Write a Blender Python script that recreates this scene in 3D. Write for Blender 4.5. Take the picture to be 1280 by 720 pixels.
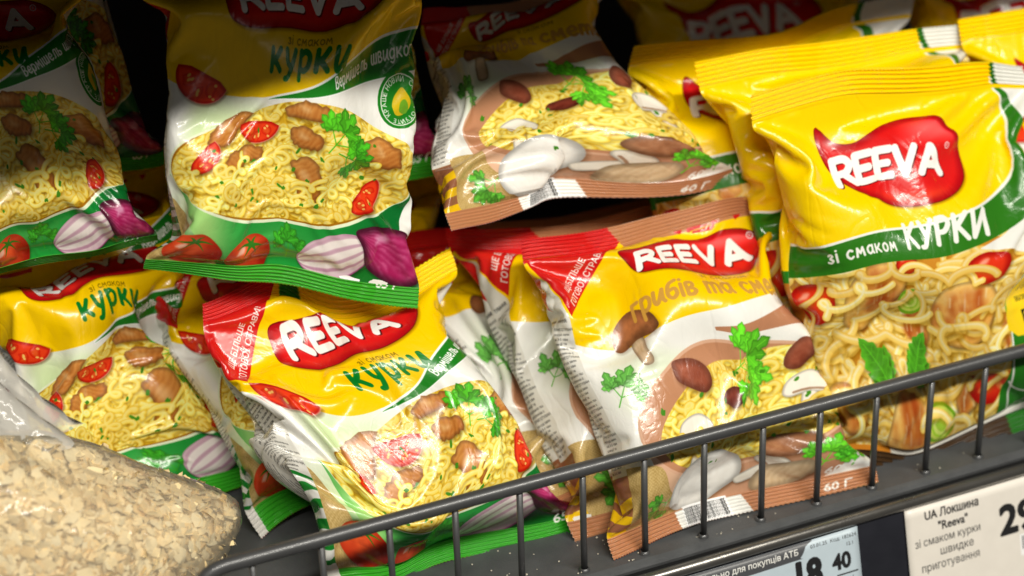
import bpy, bmesh, math, random
import numpy as np
from mathutils import Vector, Matrix

# ---------------------------------------------------------------- camera, light, exposure (the scene is laid out in centimetres, U turns them into metres)
U = .01
for o in list(bpy.data.objects): bpy.data.objects.remove(o)
SC = bpy.context.scene; COL = SC.collection
cam = bpy.data.cameras.new('camera'); cam_o = bpy.data.objects.new('camera', cam); COL.objects.link(cam_o); SC.camera = cam_o
_r = Vector((.91744051, -.39634358, -.03485224)); _u = Vector((.2135206, .41654266, .88368612)); _f = _r.cross(_u) * -1
cam_o.matrix_world = Matrix.Translation((-.18363633, -.66736725, .53117277)) @ Matrix((( _r.x, _u.x, -_f.x), (_r.y, _u.y, -_f.y), (_r.z, _u.z, -_f.z))).to_4x4()
cam.lens = 2500.03 / 1280 * 36; cam.sensor_width = 36; cam.clip_start = .02; cam.clip_end = 50
cam.dof.use_dof = True; cam.dof.focus_distance = .885; cam.dof.aperture_fstop = 5.4

world = bpy.data.worlds.new('World'); SC.world = world; world.use_nodes = True
world.node_tree.nodes['Background'].inputs[0].default_value = (1, .93, .82, 1); world.node_tree.nodes['Background'].inputs[1].default_value = .052
SC.view_settings.view_transform = 'Standard'; SC.view_settings.look = 'None'; SC.view_settings.exposure = .15; SC.view_settings.gamma = 1
SC.cycles.max_bounces = 7; SC.cycles.transparent_max_bounces = 12; SC.cycles.caustics_reflective = False; SC.cycles.caustics_refractive = False
SC.cycles.sample_clamp_indirect = 6

def lamp(name, loc, target, sx, sy, power, col=(1, .95, .85)):
    l = bpy.data.lights.new(name, 'AREA'); l.shape = 'RECTANGLE'; l.size = sx; l.size_y = sy; l.energy = power; l.color = col
    o = bpy.data.objects.new(name, l); COL.objects.link(o); o.location = loc
    o.rotation_euler = (Vector(target) - Vector(loc)).to_track_quat('-Z', 'Y').to_euler(); return o
# the long strip lamp over the aisle, parallel to the shelf, then an added fill
lamp('aisle_strip_lamp', (.3, -1.56, 1.90), (.2, .08, .12), 2.6, .15, 72)
lamp('far_fill_lamp', (.9, -2.9, 1.9), (.2, .1, .1), 3.2, .16, 2.5)  # weak fill added to lift the shaded packets and give extra film highlights

# ---------------------------------------------------------------- flat print: a small raster painter

def smoothstep(a, b, x):
    t = np.clip((x - a) / (b - a), 0, 1); return t * t * (3 - 2 * t)

def vnoise(h, w, cell, rng, oct=1):
    out = np.zeros((h, w), np.float32); amp = 1.0; tot = 0
    for _ in range(oct):
        gh, gw = int(h / cell) + 3, int(w / cell) + 3
        g = rng.random((gh, gw)).astype(np.float32)
        y = np.arange(h) / cell; x = np.arange(w) / cell
        yi = y.astype(int); xi = x.astype(int); fy = y - yi; fx = x - xi
        fy = (fy * fy * (3 - 2 * fy))[:, None]; fx = (fx * fx * (3 - 2 * fx))[None]
        a = g[yi][:, xi]; b = g[yi][:, xi + 1]; c = g[yi + 1][:, xi]; d = g[yi + 1][:, xi + 1]
        out += amp * ((a * (1 - fx) + b * fx) * (1 - fy) + (c * (1 - fx) + d * fx) * fy)
        tot += amp; amp *= .5; cell = max(cell / 2, 1.01)
    return out / tot

def curve(pts, n=8, closed=True):
    p = np.array(pts, float)
    q = np.concatenate([p[-1:], p, p[:2]]) if closed else np.concatenate([2 * p[:1] - p[1:2], p, 2 * p[-1:] - p[-2:-1]])
    out = []
    for i in range(1, len(q) - 2):
        for k in range(n):
            t = k / n; a, b, c, d = q[i - 1:i + 3]
            out.append(.5 * ((2 * b) + (c - a) * t + (2 * a - 5 * b + 4 * c - d) * t * t + (3 * b - a - 3 * c + d) * t ** 3))
    if not closed: out.append(p[-1])
    return np.array(out)

class Canvas:
    def __init__(s, w, h, ppc, col=(1, 1, 1)):
        s.s = ppc; s.W = int(round(w * ppc)); s.H = int(round(h * ppc))
        s.a = np.empty((s.H, s.W, 3), np.float32); s.a[:] = col
        s.clip = None
    def win(s, x0, y0, x1, y1):
        x0 = max(int(math.floor(x0 * s.s)), 0); y0 = max(int(math.floor(y0 * s.s)), 0)
        x1 = min(int(math.ceil(x1 * s.s)), s.W); y1 = min(int(math.ceil(y1 * s.s)), s.H)
        if x1 <= x0 or y1 <= y0: return None
        X, Y = np.meshgrid((np.arange(x0, x1) + .5) / s.s, (np.arange(y0, y1) + .5) / s.s)
        return (slice(y0, y1), slice(x0, x1)), X.astype(np.float32), Y.astype(np.float32)
    def put(s, sl, col, al):
        if s.clip is not None: al = al * s.clip[sl]
        al = al[..., None]; s.a[sl] = s.a[sl] * (1 - al) + np.asarray(col, np.float32) * al
    def sdf(s, pts, pad=.05):
        p = np.asarray(pts, np.float32); lo = p.min(0) - pad; hi = p.max(0) + pad
        w = s.win(lo[0], lo[1], hi[0], hi[1])
        if w is None: return None
        sl, X, Y = w
        ins = np.zeros(X.shape, bool); dd = np.full(X.shape, 1e9, np.float32)
        for a, b in zip(p, np.roll(p, -1, 0)):
            e = b - a; L = float(e @ e) + 1e-12
            t = np.clip(((X - a[0]) * e[0] + (Y - a[1]) * e[1]) / L, 0, 1)
            dd = np.minimum(dd, (X - a[0] - t * e[0]) ** 2 + (Y - a[1] - t * e[1]) ** 2)
            if a[1] != b[1]:
                ins ^= ((a[1] > Y) != (b[1] > Y)) & (X < e[0] * (Y - a[1]) / (e[1]) + a[0])
        d = np.sqrt(dd); return sl, X, Y, np.where(ins, -d, d)
    def fill(s, pts, col, soft=None, op=1.0, grow=0):
        r = s.sdf(pts, .06 + (soft or 0) + grow)
        if r is None: return None
        sl, X, Y, d = r; k = soft or .8 / s.s
        al = np.clip(.5 - (d - grow) / k, 0, 1) * op
        c = col(X, Y, d) if callable(col) else col
        s.put(sl, c, al); return r
    def line(s, pts, w, col, op=1.0, soft=None, taper=None):
        p = np.asarray(pts, np.float32); pad = w + .06 + (soft or 0); lo = p.min(0) - pad; hi = p.max(0) + pad
        W = s.win(lo[0], lo[1], hi[0], hi[1])
        if W is None: return
        sl, X, Y = W; d = np.full(X.shape, 1e9, np.float32); n = len(p) - 1; oy, ox = sl[0].start, sl[1].start
        for i in range(n):
            a, b = p[i], p[i + 1]; q0 = np.minimum(a, b) - pad; q1 = np.maximum(a, b) + pad
            j0 = max(int(q0[0] * s.s) - ox, 0); j1 = int(q1[0] * s.s) + 1 - ox; i0 = max(int(q0[1] * s.s) - oy, 0); i1 = int(q1[1] * s.s) + 1 - oy
            x = X[i0:i1, j0:j1]; y = Y[i0:i1, j0:j1]
            if x.size == 0: continue
            e = b - a; L = float(e @ e) + 1e-12
            t = np.clip(((x - a[0]) * e[0] + (y - a[1]) * e[1]) / L, 0, 1)
            r = w / 2 * (taper((i + t) / n) if taper else 1)
            v = np.sqrt((x - a[0] - t * e[0]) ** 2 + (y - a[1] - t * e[1]) ** 2) - r
            d[i0:i1, j0:j1] = np.minimum(d[i0:i1, j0:j1], v)
        k = soft or .8 / s.s
        al = np.clip(.5 - d / k, 0, 1) * op
        c = col(X, Y, d) if callable(col) else col
        s.put(sl, c, al)
    def image(s, name):
        im = bpy.data.images.new(name, s.W, s.H, alpha=False)
        b = np.ones((s.H, s.W, 4), np.float32); b[..., :3] = np.clip(s.a[::-1], 0, 1)
        im.pixels.foreach_set(b.ravel()); im.pack(); return im

def rgb(*c): return np.array(c, np.float32) / 255
YEL = rgb(255, 216, 0); GRN = rgb(30, 128, 32); RED = rgb(206, 22, 24); WHT = rgb(243, 243, 238)

# ---- lettering
_tc = {}
def _raw(txt):
    """outline edges of some letters, as pairs of points"""
    c = bpy.data.curves.new('lettering', 'FONT'); c.body = txt; c.resolution_u = 3; c.fill_mode = 'NONE'
    o = bpy.data.objects.new('lettering', c); bpy.context.scene.collection.objects.link(o)
    dg = bpy.context.evaluated_depsgraph_get(); m = o.evaluated_get(dg).to_mesh(); V = np.array([v.co[:2] for v in m.vertices]).reshape(-1, 2); E = np.array([tuple(e.vertices) for e in m.edges], int).reshape(-1, 2)
    bpy.data.objects.remove(o); bpy.data.curves.remove(c); return V[E]
def glyphs(txt):
    if 'H' not in _tc: _tc['H'] = _raw('HH')[..., 0].max()
    X = 0; out = []
    for ch in txt:
        if ch == ' ': X += .28; continue
        if ch not in _tc or ch == 'H': _tc[ch + '_'] = _tc.get(ch + '_') or (_raw(ch), _raw('H' + ch + 'H')[..., 0].max() - _tc['H'])
        E, w = _tc[ch + '_']; out.append(E + [X, 0]); X += w
    return out
def text(cv, txt, x, y, size, col, ang=0, bold=0.0, align='l', sx=1, shear=0, op=1.0, width=None):
    gl = glyphs(txt)
    if not gl: return
    w = max(g[..., 0].max() for g in gl) * size * sx; k = (width / w) if width else 1.0; off = {'l': 0, 'c': w * k / 2, 'r': w * k}[align]; c, s = math.cos(ang), math.sin(ang); K = 3; bw = bold * size * .8 * cv.s
    for g in gl:
        u = g[..., 0] * size * sx * k + g[..., 1] * size * shear - off; v = g[..., 1] * size; P = np.stack([x + u * c + v * s, y + u * s - v * c], -1) * cv.s
        lo = np.floor(P.min((0, 1)) - bw).astype(int) - 1; hi = np.ceil(P.max((0, 1)) + bw).astype(int) + 1; lo = np.maximum(lo, 0); hi = np.minimum(hi, [cv.W, cv.H])
        if (hi <= lo).any(): continue
        X = (lo[0] + (np.arange((hi[0] - lo[0]) * K) + .5) / K)[None]; Y = (lo[1] + (np.arange((hi[1] - lo[1]) * K) + .5) / K)[:, None]; m = np.zeros((Y.shape[0], X.shape[1]), bool); near = np.zeros_like(m)
        for a, b in P:
            if a[1] != b[1]: m ^= ((a[1] > Y) != (b[1] > Y)) & (X < (b[0] - a[0]) * (Y - a[1]) / (b[1] - a[1]) + a[0])
            if bw > .15:
                e = b - a; t = np.clip(((X - a[0]) * e[0] + (Y - a[1]) * e[1]) / (float(e @ e) + 1e-9), 0, 1); near |= (X - a[0] - t * e[0]) ** 2 + (Y - a[1] - t * e[1]) ** 2 < bw * bw
        al = (m | near).reshape(hi[1] - lo[1], K, hi[0] - lo[0], K).mean((1, 3)).astype(np.float32) * op
        cv.put((slice(lo[1], hi[1]), slice(lo[0], hi[0])), col, al)

G = {
 'к': (.6, ["0,0 0,1", "~.55,1 .3,.62 .05,.48 .3,.36 .6,0"]), 'у': (.62, ["~0,1 .1,.45 .33,.2", "~.62,1 .42,.2 .2,-.35 .02,-.4"]),
 'р': (.6, ["0,1 0,-.45", "~0,.8 .3,1 .58,.75 .56,.25 .3,0 0,.15"]), 'и': (.58, ["~0,1 0,.25 .15,0 .38,.35 .58,1", "~.58,1 .56,.25 .66,0"]),
 'г': (.45, ["0,0 0,1 .45,1"]), 'б': (.6, ["~.6,1.45 .2,1.25 .03,.8 .04,.25 .3,0 .58,.3 .5,.75 .1,.65"]), 'і': (.05, ["0,0 0,1", "0,1.4 .01,1.4"]),
 'в': (.52, ["~0,0 0,.5 0,1 .35,1 .42,.75 .25,.54 .05,.52", "~.25,.54 .54,.28 .33,0 0,0"]), 'т': (.85, ["0,0 0,1", "~0,.7 .22,1 .42,.7 .42,0", "~.42,.7 .64,1 .85,.7 .85,0"]),
 'а': (.6, ["~.56,.85 .3,1 .02,.7 .03,.25 .28,0 .55,.3", "~.6,1 .57,.3 .68,0"]), 'с': (.5, ["~.5,.85 .28,1 .02,.7 .02,.3 .28,0 .52,.15"]),
 'м': (.75, ["0,0 .1,1 .36,.35 .64,1 .74,0"]), 'е': (.52, ["~.05,.48 .5,.55 .44,.9 .25,1 .02,.7 .03,.3 .28,0 .52,.15"]),
 'н': (.52, ["0,0 0,1", "0,.5 .52,.5", "0.52,1 .52,0"]), 'з': (.48, ["~0,.88 .25,1 .44,.8 .2,.54 .48,.28 .25,0 0,.12"]),
 'о': (.58, ["~.3,1 .03,.75 .03,.25 .3,0 .56,.25 .56,.75 .3,1"]), 'ш': (.8, ["~0,1 0,.2 .15,0 .35,.2 .4,1", "~.4,1 .4,.2 .55,0 .75,.2 .8,1", ".8,1 .8,0"]),
 'д': (.62, ["~.55,.85 .3,1 .02,.7 .03,.25 .28,0 .55,.3", "~.58,1 .58,-.1 .35,-.45 .1,-.3"]), 'л': (.6, ["~0,0 .15,.15 .25,1 .6,1", ".6,1 .6,0"]),
 'ь': (.5, ["0,1 0,0", "~0,0 .4,0 .48,.3 .3,.52 0,.52"]), 'п': (.55, ["0,0 0,1", "~0,.7 .25,1 .52,.75 .55,0"]),
 'я': (.52, ["~.5,.5 .2,.5 .03,.75 .2,1 .52,1", ".52,1 .52,0", ".25,.5 0,0"]),
 'К': (.7, ["0,0 0,1.4", "0,.6 .65,1.4", "0.15,.75 .7,0"]), 'У': (.7, ["0,1.4 .33,.6", "~.72,1.4 .4,.5 .2,0 .0,-.05"]), 'Р': (.62, ["0,0 0,1.4", "~0,1.4 .4,1.4 .62,1.05 .4,.65 0,.62"]),
 'И': (.75, ["0,1.4 0,0 .75,1.4 .75,0"]), 'В': (.62, ["~0,0 0,.7 0,1.4 .4,1.4 .5,1.05 .3,.75 0,.72", "~.3,.75 .64,.4 .4,0 0,0"]),
 'R': (.64, ["0,0 0,1", "~0,1 .42,1 .6,.76 .42,.5 .08,.46", ".3,.48 .7,0"]), 'E': (.52, [".52,1 0,1 0,0 .54,0", "0,.5 .44,.5"]),
 'V': (.66, ["0,1 .33,0 .66,1"]), 'A': (.74, ["0,0 .36,1 .74,0", ".16,.3 .6,.3"]),
}
_gs = {}
def gstrokes(ch):
    if ch not in _gs:
        out = []
        for st in G[ch][1]:
            p = [tuple(map(float, q.split(','))) for q in st.lstrip('~').split()]
            out.append(curve(p, 5, False) if st[0] == '~' else np.array(p))
        _gs[ch] = out
    return _gs[ch]
def lettering(cv, txt, x, y, h, w, col, gap=.32, path=None, shear=.0, width=None, shadow=None, grow=None):
    """rounded brush letters; path maps (s, t) -> (x, y), s along the line, t up"""
    X = 0; lay = []
    for ch in txt:
        if ch == ' ': X += .55; continue
        for st in gstrokes(ch): lay.append(st + [X, 0])
        X += G[ch][0] + gap
    X -= gap; k = h
    kx = (width / X) if width else h
    f = path or (lambda s, t: (x + s, y - t))
    for c2, w2, dx in ([(shadow, w * 1.0, .05)] if shadow is not None else []) + [(col, w, 0)]:
        for st in lay:
            q = np.array([f(a * kx + b * k * shear + dx, b * k - dx) for a, b in st]); cv.line(q, w2, c2)

# ---- printed food
def shade_poly(cv, pts, base, lite, dark, rng, streak=None, bulge=.35, shadow=.5):
    p = np.asarray(pts); cv.fill(p + [.04, .1], (0.22, .10, 0), soft=.22, op=shadow)
    c0 = p.mean(0); R = np.abs(p - c0).max()
    nx, ny = rng.normal(size=2); sd = int(rng.integers(1e9))
    def f(X, Y, d):
        r2 = np.random.default_rng(sd)
        n = vnoise(*X.shape, max(cv.s * .25, 2), r2, 3); m = vnoise(*X.shape, max(cv.s * .7, 2), r2, 2)
        if streak is not None:
            u = (X - c0[0]) * math.cos(streak) + (Y - c0[1]) * math.sin(streak)
            n = .42 * n + .33 * m + .25 * (.5 + .5 * np.sin(u * (26 if R < 1.4 else 15) + n * 5 + m * 9 + Y * 2))
        edge = smoothstep(0, -bulge, d)
        l = (-(X - c0[0]) * .4 - (Y - c0[1])) / R * .5 + .45
        k = np.clip(l * .6 + n * .75 - .15, 0, 1)[..., None]
        c = np.asarray(dark) * (1 - k) + np.asarray(lite) * k
        c = c * .5 + np.asarray(base) * .5
        return c * (.72 + .28 * edge[..., None])
    cv.fill(p, f)
def blob(cx, cy, rx, ry, rng, rough=.12, ang=0, n=9):
    t = np.arange(n) / n * 2 * math.pi; r = 1 + rough * rng.normal(size=n)
    x, y = rx * r * np.cos(t), ry * r * np.sin(t); c, s = math.cos(ang), math.sin(ang)
    return curve(np.stack([cx + x * c - y * s, cy + x * s + y * c], 1), 6)
def noodle(cv, pts, w, rng, tone=1.0, pal=0):
    pts = np.asarray(pts)
    cv.line(pts + [w * .15, w * .38], w * 1.15, rgb(150, 104, 6), op=.4 if pal == 0 else .42, soft=w * .5)
    b = rgb(244, 204, 58) if pal == 0 else rgb(246, 206, 96)
    m = rgb(255, 238, 122) if pal == 0 else rgb(253, 228, 128)
    l = rgb(255, 246, 160) if pal == 0 else rgb(255, 247, 210)
    tn = np.array([tone ** .5, tone ** .85, tone ** 1.6], np.float32); b, m, l = np.clip(b * tn, 0, 1), np.clip(m * tn, 0, 1), np.clip(l * tn, 0, 1)
    cv.line(pts, w, lambda X, Y, d: b + (m - b) * smoothstep(0, -w * .32, d)[..., None])
    cv.line(pts - [w * .06, w * .17], w * .26, l, op=.8, soft=w * .2)
def noodles(cv, inside, box, n, w, amp, rng, pal=0, tone=lambda x, y: 1.0, L=3.0):
    x0, y0, x1, y1 = box
    lz = pal * .5
    for i in range(n):
        x = rng.uniform(x0, x1); y = y0 + (y1 - y0) * ((i + rng.random() * n * .35) / (n * 1.2))
        if not inside(x, y): continue
        th = rng.uniform(-.7, .7) + (math.pi if rng.random() < .5 else 0); ln = L * rng.uniform(.5, 1.1)
        k = max(int(ln / amp * 3.2), 8); t = np.linspace(0, 1, k)
        ph, fr = rng.uniform(0, 6.3), rng.uniform(.55, 1.0) * ln / amp * (1.0 - lz * .3)
        bend = rng.normal() * .9
        hd = th + bend * t
        cx = x + np.cumsum(np.cos(hd)) * ln / k * (.6 + lz * .7); cy = y + np.cumsum(np.sin(hd)) * ln / k * (.5 + lz * .6)
        a = amp * rng.uniform(.6, 1.1) * rng.uniform(.3, 1, 1)
        px = cx + a * np.cos(fr * 2 * np.pi * t * .5 + ph); py = cy + a * .75 * np.sin(fr * 2 * np.pi * t * .5 + ph)
        noodle(cv, curve(np.stack([px, py], 1), 2, False), w * rng.uniform(.85, 1.12), rng, tone(x, y) * rng.uniform(.93, 1.06), pal)
def tomato_slice(cv, cx, cy, r, ang, rng, half=True):
    t = np.linspace(0, math.pi if half else 2 * math.pi, 15)
    sq = .62 if half else .9
    def M(x, y):
        c, s = math.cos(ang), math.sin(ang); return np.stack([cx + x * c - y * s, cy + x * s + y * c], -1)
    P = M(r * np.cos(t), r * sq * 1.3 * np.sin(t) * (1 if half else .75))
    if half: P = np.concatenate([P, M(np.linspace(-r, r, 6)[1:-1], -.12 * r * np.ones(4))])
    cv.fill(P + [.05, .09], (.25, .08, 0), soft=.18, op=.6)
    cv.fill(P, lambda X, Y, d: rgb(236, 62, 24) + (rgb(180, 14, 8) - rgb(236, 62, 24)) * smoothstep(-.16 * r, 0, d)[..., None])
    for k in range(3 if half else 5):
        a = (k + .5) / (3 if half else 5) * (math.pi if half else 2 * math.pi)
        q = blob(*(M(r * .5 * math.cos(a), r * .52 * math.sin(a) * (1.0 if half else .75))), r * .25, r * .2, rng, .15, ang + a)
        cv.fill(q, rgb(214, 34, 10), op=.9); cv.fill(q, rgb(244, 130, 50), op=.5, grow=-.08 * r, soft=.1)
        for _ in range(3):
            z = q.mean(0) + rng.normal(size=2) * r * .09; cv.fill(blob(z[0], z[1], .07 * r, .045 * r, rng, 0, a), rgb(250, 205, 110), op=.9)
    cv.line(P[:9], .05 * r, rgb(255, 190, 170), op=.5)
def chicken(cv, pts, rng, ang=.5, light=False):
    if light: p = curve(pts, 6)
    else:      # cut pieces: straight torn edges with only the corners softened
        a = np.array(pts, float); p = np.concatenate([np.array([x * (1 - t) + y * t for t in (.08, .3, .5, .7, .92)]) for x, y in zip(a, np.roll(a, -1, 0))]); p = p + rng.normal(size=p.shape) * .035
    if light: shade_poly(cv, p, rgb(244, 186, 88), rgb(255, 242, 180), rgb(238, 152, 52), rng, None, .22, .65)
    if light:      # grill char and fibres on the cut face
        a = np.array(pts, float); c = a.mean(0)
        for k in range(9):
            q = c + (a[rng.integers(len(a))] - c) * rng.uniform(.1, .85); d = np.array([math.cos(ang + 1.3), math.sin(ang + 1.3)]) * rng.uniform(.2, .5); n = rng.normal(size=2) * .06
            cv.line(curve([q - d, q + n, q + d], 5, False), rng.uniform(.2, .55), rgb(168, 60, 10), op=rng.uniform(.2, .48), soft=.3)
        for k in range(8):
            q = c + (a[rng.integers(len(a))] - c) * rng.uniform(.1, .8); d = np.array([math.cos(ang + 1.3), math.sin(ang + 1.3)]) * rng.uniform(.15, .4)
            cv.line([q - d, q + d], .05, rgb(255, 246, 206), op=.7, soft=.12)
    else:
        shade_poly(cv, p, rgb(204, 124, 48), rgb(255, 206, 128), rgb(132, 58, 12), rng, ang, .2)
        q = p.mean(0); cv.fill(blob(q[0] - .1, q[1] - .12, .3, .12, rng, .2, ang), rgb(255, 224, 170), soft=.2, op=.4)
def leaf(cv, cx, cy, r, ang, rng, col=(60, 150, 30), tips=5):
    base = rgb(*col)
    for k in range(tips):
        a = ang + (k - (tips - 1) / 2) * .62; L = r * (1 - .16 * abs(k - (tips - 1) / 2)) * rng.uniform(.85, 1.1)
        t = np.linspace(0, 1, 13); wd = (np.sin(t ** .8 * math.pi) ** .7) * .27 * L * (1 + .28 * np.cos(t * 5 * math.pi))
        wd = np.maximum(wd, .01); d = np.array([math.cos(a), math.sin(a)]); nn = np.array([-d[1], d[0]]); ctr = np.array([cx, cy]) + np.outer(t * L, d)
        P = np.concatenate([ctr + nn * wd[:, None], (ctr - nn * wd[:, None])[::-1]])
        tone = rng.uniform(.85, 1.25)
        cv.fill(P + [.02, .05], (.05, .12, 0), soft=.1, op=.22)
        cv.fill(P, lambda X, Y, dd: np.clip(base * tone * (1.12 - .26 * smoothstep(-.1 * L, 0, dd))[..., None], 0, 1))
        cv.line([(cx, cy), tuple(ctr[10])], .02 * L + .008, np.clip(base * 1.7, 0, 1), op=.6)
def flat_leaf(cv, cx, cy, L, ang, rng, col):
    """one lobed leaf of flat parsley with pointed teeth"""
    t = np.linspace(0, 1, 27); w = np.sin(np.clip(t * 1.02, 0, 1) ** .75 * math.pi) ** .8 * .24 * L * (1 + .34 * (1 - np.abs((t * 5) % 1 * 2 - 1.3))); w = np.maximum(w, .01)
    d = np.array([math.cos(ang), math.sin(ang)]); nn = np.array([-d[1], d[0]]); c = np.array([cx, cy]) + np.outer(t * L, d); P = np.concatenate([c + nn * w[:, None], (c - nn * w[:, None])[::-1]]); b = rgb(*col)
    cv.fill(P + [.05, .1], (.1, .1, 0), soft=.18, op=.5)
    cv.fill(P, lambda X, Y, dd: np.clip(b * (.8 + .5 * vnoise(*X.shape, cv.s * .3, np.random.default_rng(2), 2))[..., None] * (1 + .2 * smoothstep(-.2, 0, dd))[..., None], 0, 1))
    cv.line([(cx, cy), tuple(c[22])], .05, np.clip(b * 1.5, 0, 1), op=.7)
    for k in range(4, 20, 4):
        for s in (-1, 1): cv.line([tuple(c[k]), tuple(c[k + 3] + nn * s * w[k + 2] * .8)], .03, np.clip(b * 1.4, 0, 1), op=.6)
def parsley(cv, cx, cy, r, ang, rng, col=(60, 150, 30)):
    for da, rr in ((-.95, .62), (.95, .62), (0, .75)):
        x, y = cx + math.cos(ang + da) * r * .45, cy + math.sin(ang + da) * r * .45
        cv.line([(cx - math.cos(ang) * r * .35, cy - math.sin(ang) * r * .35), (cx, cy), (x, y)], .05, rgb(*col) * 1.2)
        leaf(cv, x, y, r * rr, ang + da * .8, rng, col)
def tomato(cv, cx, cy, r, rng):
    p = blob(cx, cy, r * 1.12, r * .86, rng, .03); cv.fill(p + [.03, .08], (.12, .05, 0), soft=.2, op=.45)
    def f(X, Y, d):
        l = np.clip(1 - np.hypot(X - cx + r * .3, Y - cy + r * .25) / (r * 1.5), 0, 1)[..., None]
        n = vnoise(*X.shape, cv.s * .4, np.random.default_rng(5), 2)[..., None]
        return np.clip(rgb(140, 16, 4) + (rgb(238, 92, 46) - rgb(140, 16, 4)) * (l * 1.15 + .25 * (n - .5)), 0, 1)
    cv.fill(p, f)
    cv.fill(blob(cx - r * .45, cy - r * .3, r * .22, r * .1, rng, .2, -.5), (1, .95, .9), soft=.12, op=.65)
    for k in range(6):
        a = k * 1.05 + rng.uniform(-.2, .2); d = np.array([math.cos(a) * 1.1, math.sin(a) * .6])
        q = np.array([cx, cy - r * .5]); t = np.array([0, .3, .62]) * r
        cv.line(curve([q, q + d * t[1], q + d * t[2] + [0, .1 * r]], 5, False), .13 * r, rgb(52, 122, 30), taper=lambda t: 1.1 - t)
def onion_half(cv, cx, cy, rx, ry, ang, rng):
    p = blob(cx, cy, rx, ry, rng, .03, ang); cv.fill(p + [.03, .08], (.1, .05, .05), soft=.2, op=.5)
    c, s = math.cos(ang), math.sin(ang)
    def f(X, Y, d):
        u = ((X - cx) * c + (Y - cy) * s) / rx; v = (-(X - cx) * s + (Y - cy) * c) / ry
        m = v / np.sqrt(np.maximum(1.02 - u * u, .02)); st = smoothstep(.45, 1, .5 + .5 * np.sin(m * 13 + u * .6)) * .42 + smoothstep(-.1, 0, d) * .5 + smoothstep(.3, 1.1, m) * .35
        return rgb(244, 234, 230) + (rgb(150, 70, 120) - rgb(244, 234, 230)) * np.clip(st, 0, 1)[..., None]
    cv.fill(p, f)
def onion_red(cv, pts, rng, tip):
    p = curve(pts, 6); c0 = np.array(tip)
    cv.fill(p + [.03, .08], (.05, .02, .03), soft=.2, op=.5)
    def f(X, Y, d):
        a = np.arctan2(Y - c0[1], X - c0[0]); n = vnoise(*X.shape, cv.s * .35, np.random.default_rng(3), 3)
        k = .25 + .5 * n + .25 * np.sin(a * 44 + n * 5); e = smoothstep(-.5, 0, d)
        c = rgb(168, 28, 88) + (rgb(218, 96, 150) - rgb(168, 28, 88)) * (k * n * 1.2)[..., None]
        return c * (1 - .62 * e[..., None])
    cv.fill(p, f)
    q = p.mean(0); cv.fill(blob(q[0] - .25, q[1] - .5, .35, .16, rng, .2, -.6), (1, .85, .95), soft=.2, op=.6)
def burlap(cv, pts, rng):
    def f(X, Y, d):
        n = vnoise(*X.shape, 2.5, rng, 2); m = vnoise(*X.shape, cv.s * .5, rng, 2)
        a = .5 + .5 * np.sin((X + m * .3) * 42) * np.sin((Y + m * .2) * 42)
        return rgb(150, 116, 56) + (rgb(222, 196, 134) - rgb(150, 116, 56)) * np.clip(.45 * n + .3 * a + .4 * m, 0, 1)[..., None]
    cv.fill(pts, f)
def mushroom(cv, cx, cy, r, ang, rng, slice_=False, col=None):
    c, s = math.cos(ang), math.sin(ang)
    M = lambda P: np.array([(cx + x * c - y * s, cy + x * s + y * c) for x, y in np.array(P) * r])
    cap = M(curve([(-1, .1), (-.8, -.45), (0, -.8), (.8, -.45), (1, .1), (.75, .3), (.3, .2), (0, .15), (-.3, .2), (-.75, .3)], 5))
    stem = M(curve([(-.25, .1), (-.28, .9), (-.2, 1.4), (.2, 1.4), (.3, .9), (.25, .1)], 5))
    if slice_:
        for q in (stem, cap):
            cv.fill(q + [.03, .06], (.2, .1, 0), soft=.15, op=.5)
        for q in (stem, cap): cv.fill(q, lambda X, Y, d: rgb(246, 240, 226) * (1 - .28 * smoothstep(-.12 * r, 0, d))[..., None])
        cv.line(M([(-.6, .12), (-.3, .05), (0, .02), (.3, .05), (.6, .12)]), .1 * r, rgb(150, 110, 80), op=.8)
    else:
        k = col if col is not None else rgb(168, 104, 62)
        shade_poly(cv, stem, rgb(222, 196, 160), rgb(244, 226, 196), rgb(160, 120, 86), rng, ang, .2, .2)
        shade_poly(cv, cap, k, np.clip(k * 1.45, 0, 1), k * .5, rng, None, .4, .3)

def reeva(cv, pts, x0, y0, h, wid, rot, tilt=0, arch=.0, w=.30, gap=.3):
    p = curve(pts, 8)
    cv.fill(p + [.05, .1], rgb(120, 70, 0), soft=.16, op=.7)
    cv.fill(p, rgb(120, 8, 12), grow=.04)
    lo, hi = p.min(0), p.max(0)
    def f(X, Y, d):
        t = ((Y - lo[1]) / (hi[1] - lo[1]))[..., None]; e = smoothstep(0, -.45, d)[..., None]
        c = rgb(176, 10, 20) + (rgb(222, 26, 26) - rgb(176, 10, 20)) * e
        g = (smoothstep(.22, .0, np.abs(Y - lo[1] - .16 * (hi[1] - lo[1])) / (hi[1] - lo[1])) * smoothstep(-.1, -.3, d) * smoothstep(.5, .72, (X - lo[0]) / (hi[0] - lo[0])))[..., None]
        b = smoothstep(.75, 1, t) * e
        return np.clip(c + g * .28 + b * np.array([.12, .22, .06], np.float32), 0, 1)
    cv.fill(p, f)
    c, s = math.cos(rot), math.sin(rot)
    def path(a, b):
        u = a / wid - .5; b = b * (1 + .28 * (u + .5) * tilt); b -= arch * (u * u * 4 - 1) * h
        return (x0 + a * c + b * s, y0 + a * s - b * c)
    lettering(cv, 'REEVA', 0, 0, h, w, rgb(255, 252, 248), gap=gap, path=path, width=wid, shadow=rgb(90, 0, 8))
    q = path(wid + .38, h * 1.0); cv.line([(q[0] + .13 * math.cos(t), q[1] + .13 * math.sin(t)) for t in np.linspace(0, 6.283, 13)], .035, (1, 1, 1))
    text(cv, 'R', q[0] - .055, q[1] + .07, .2, (1, 1, 1), bold=.01)

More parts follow.
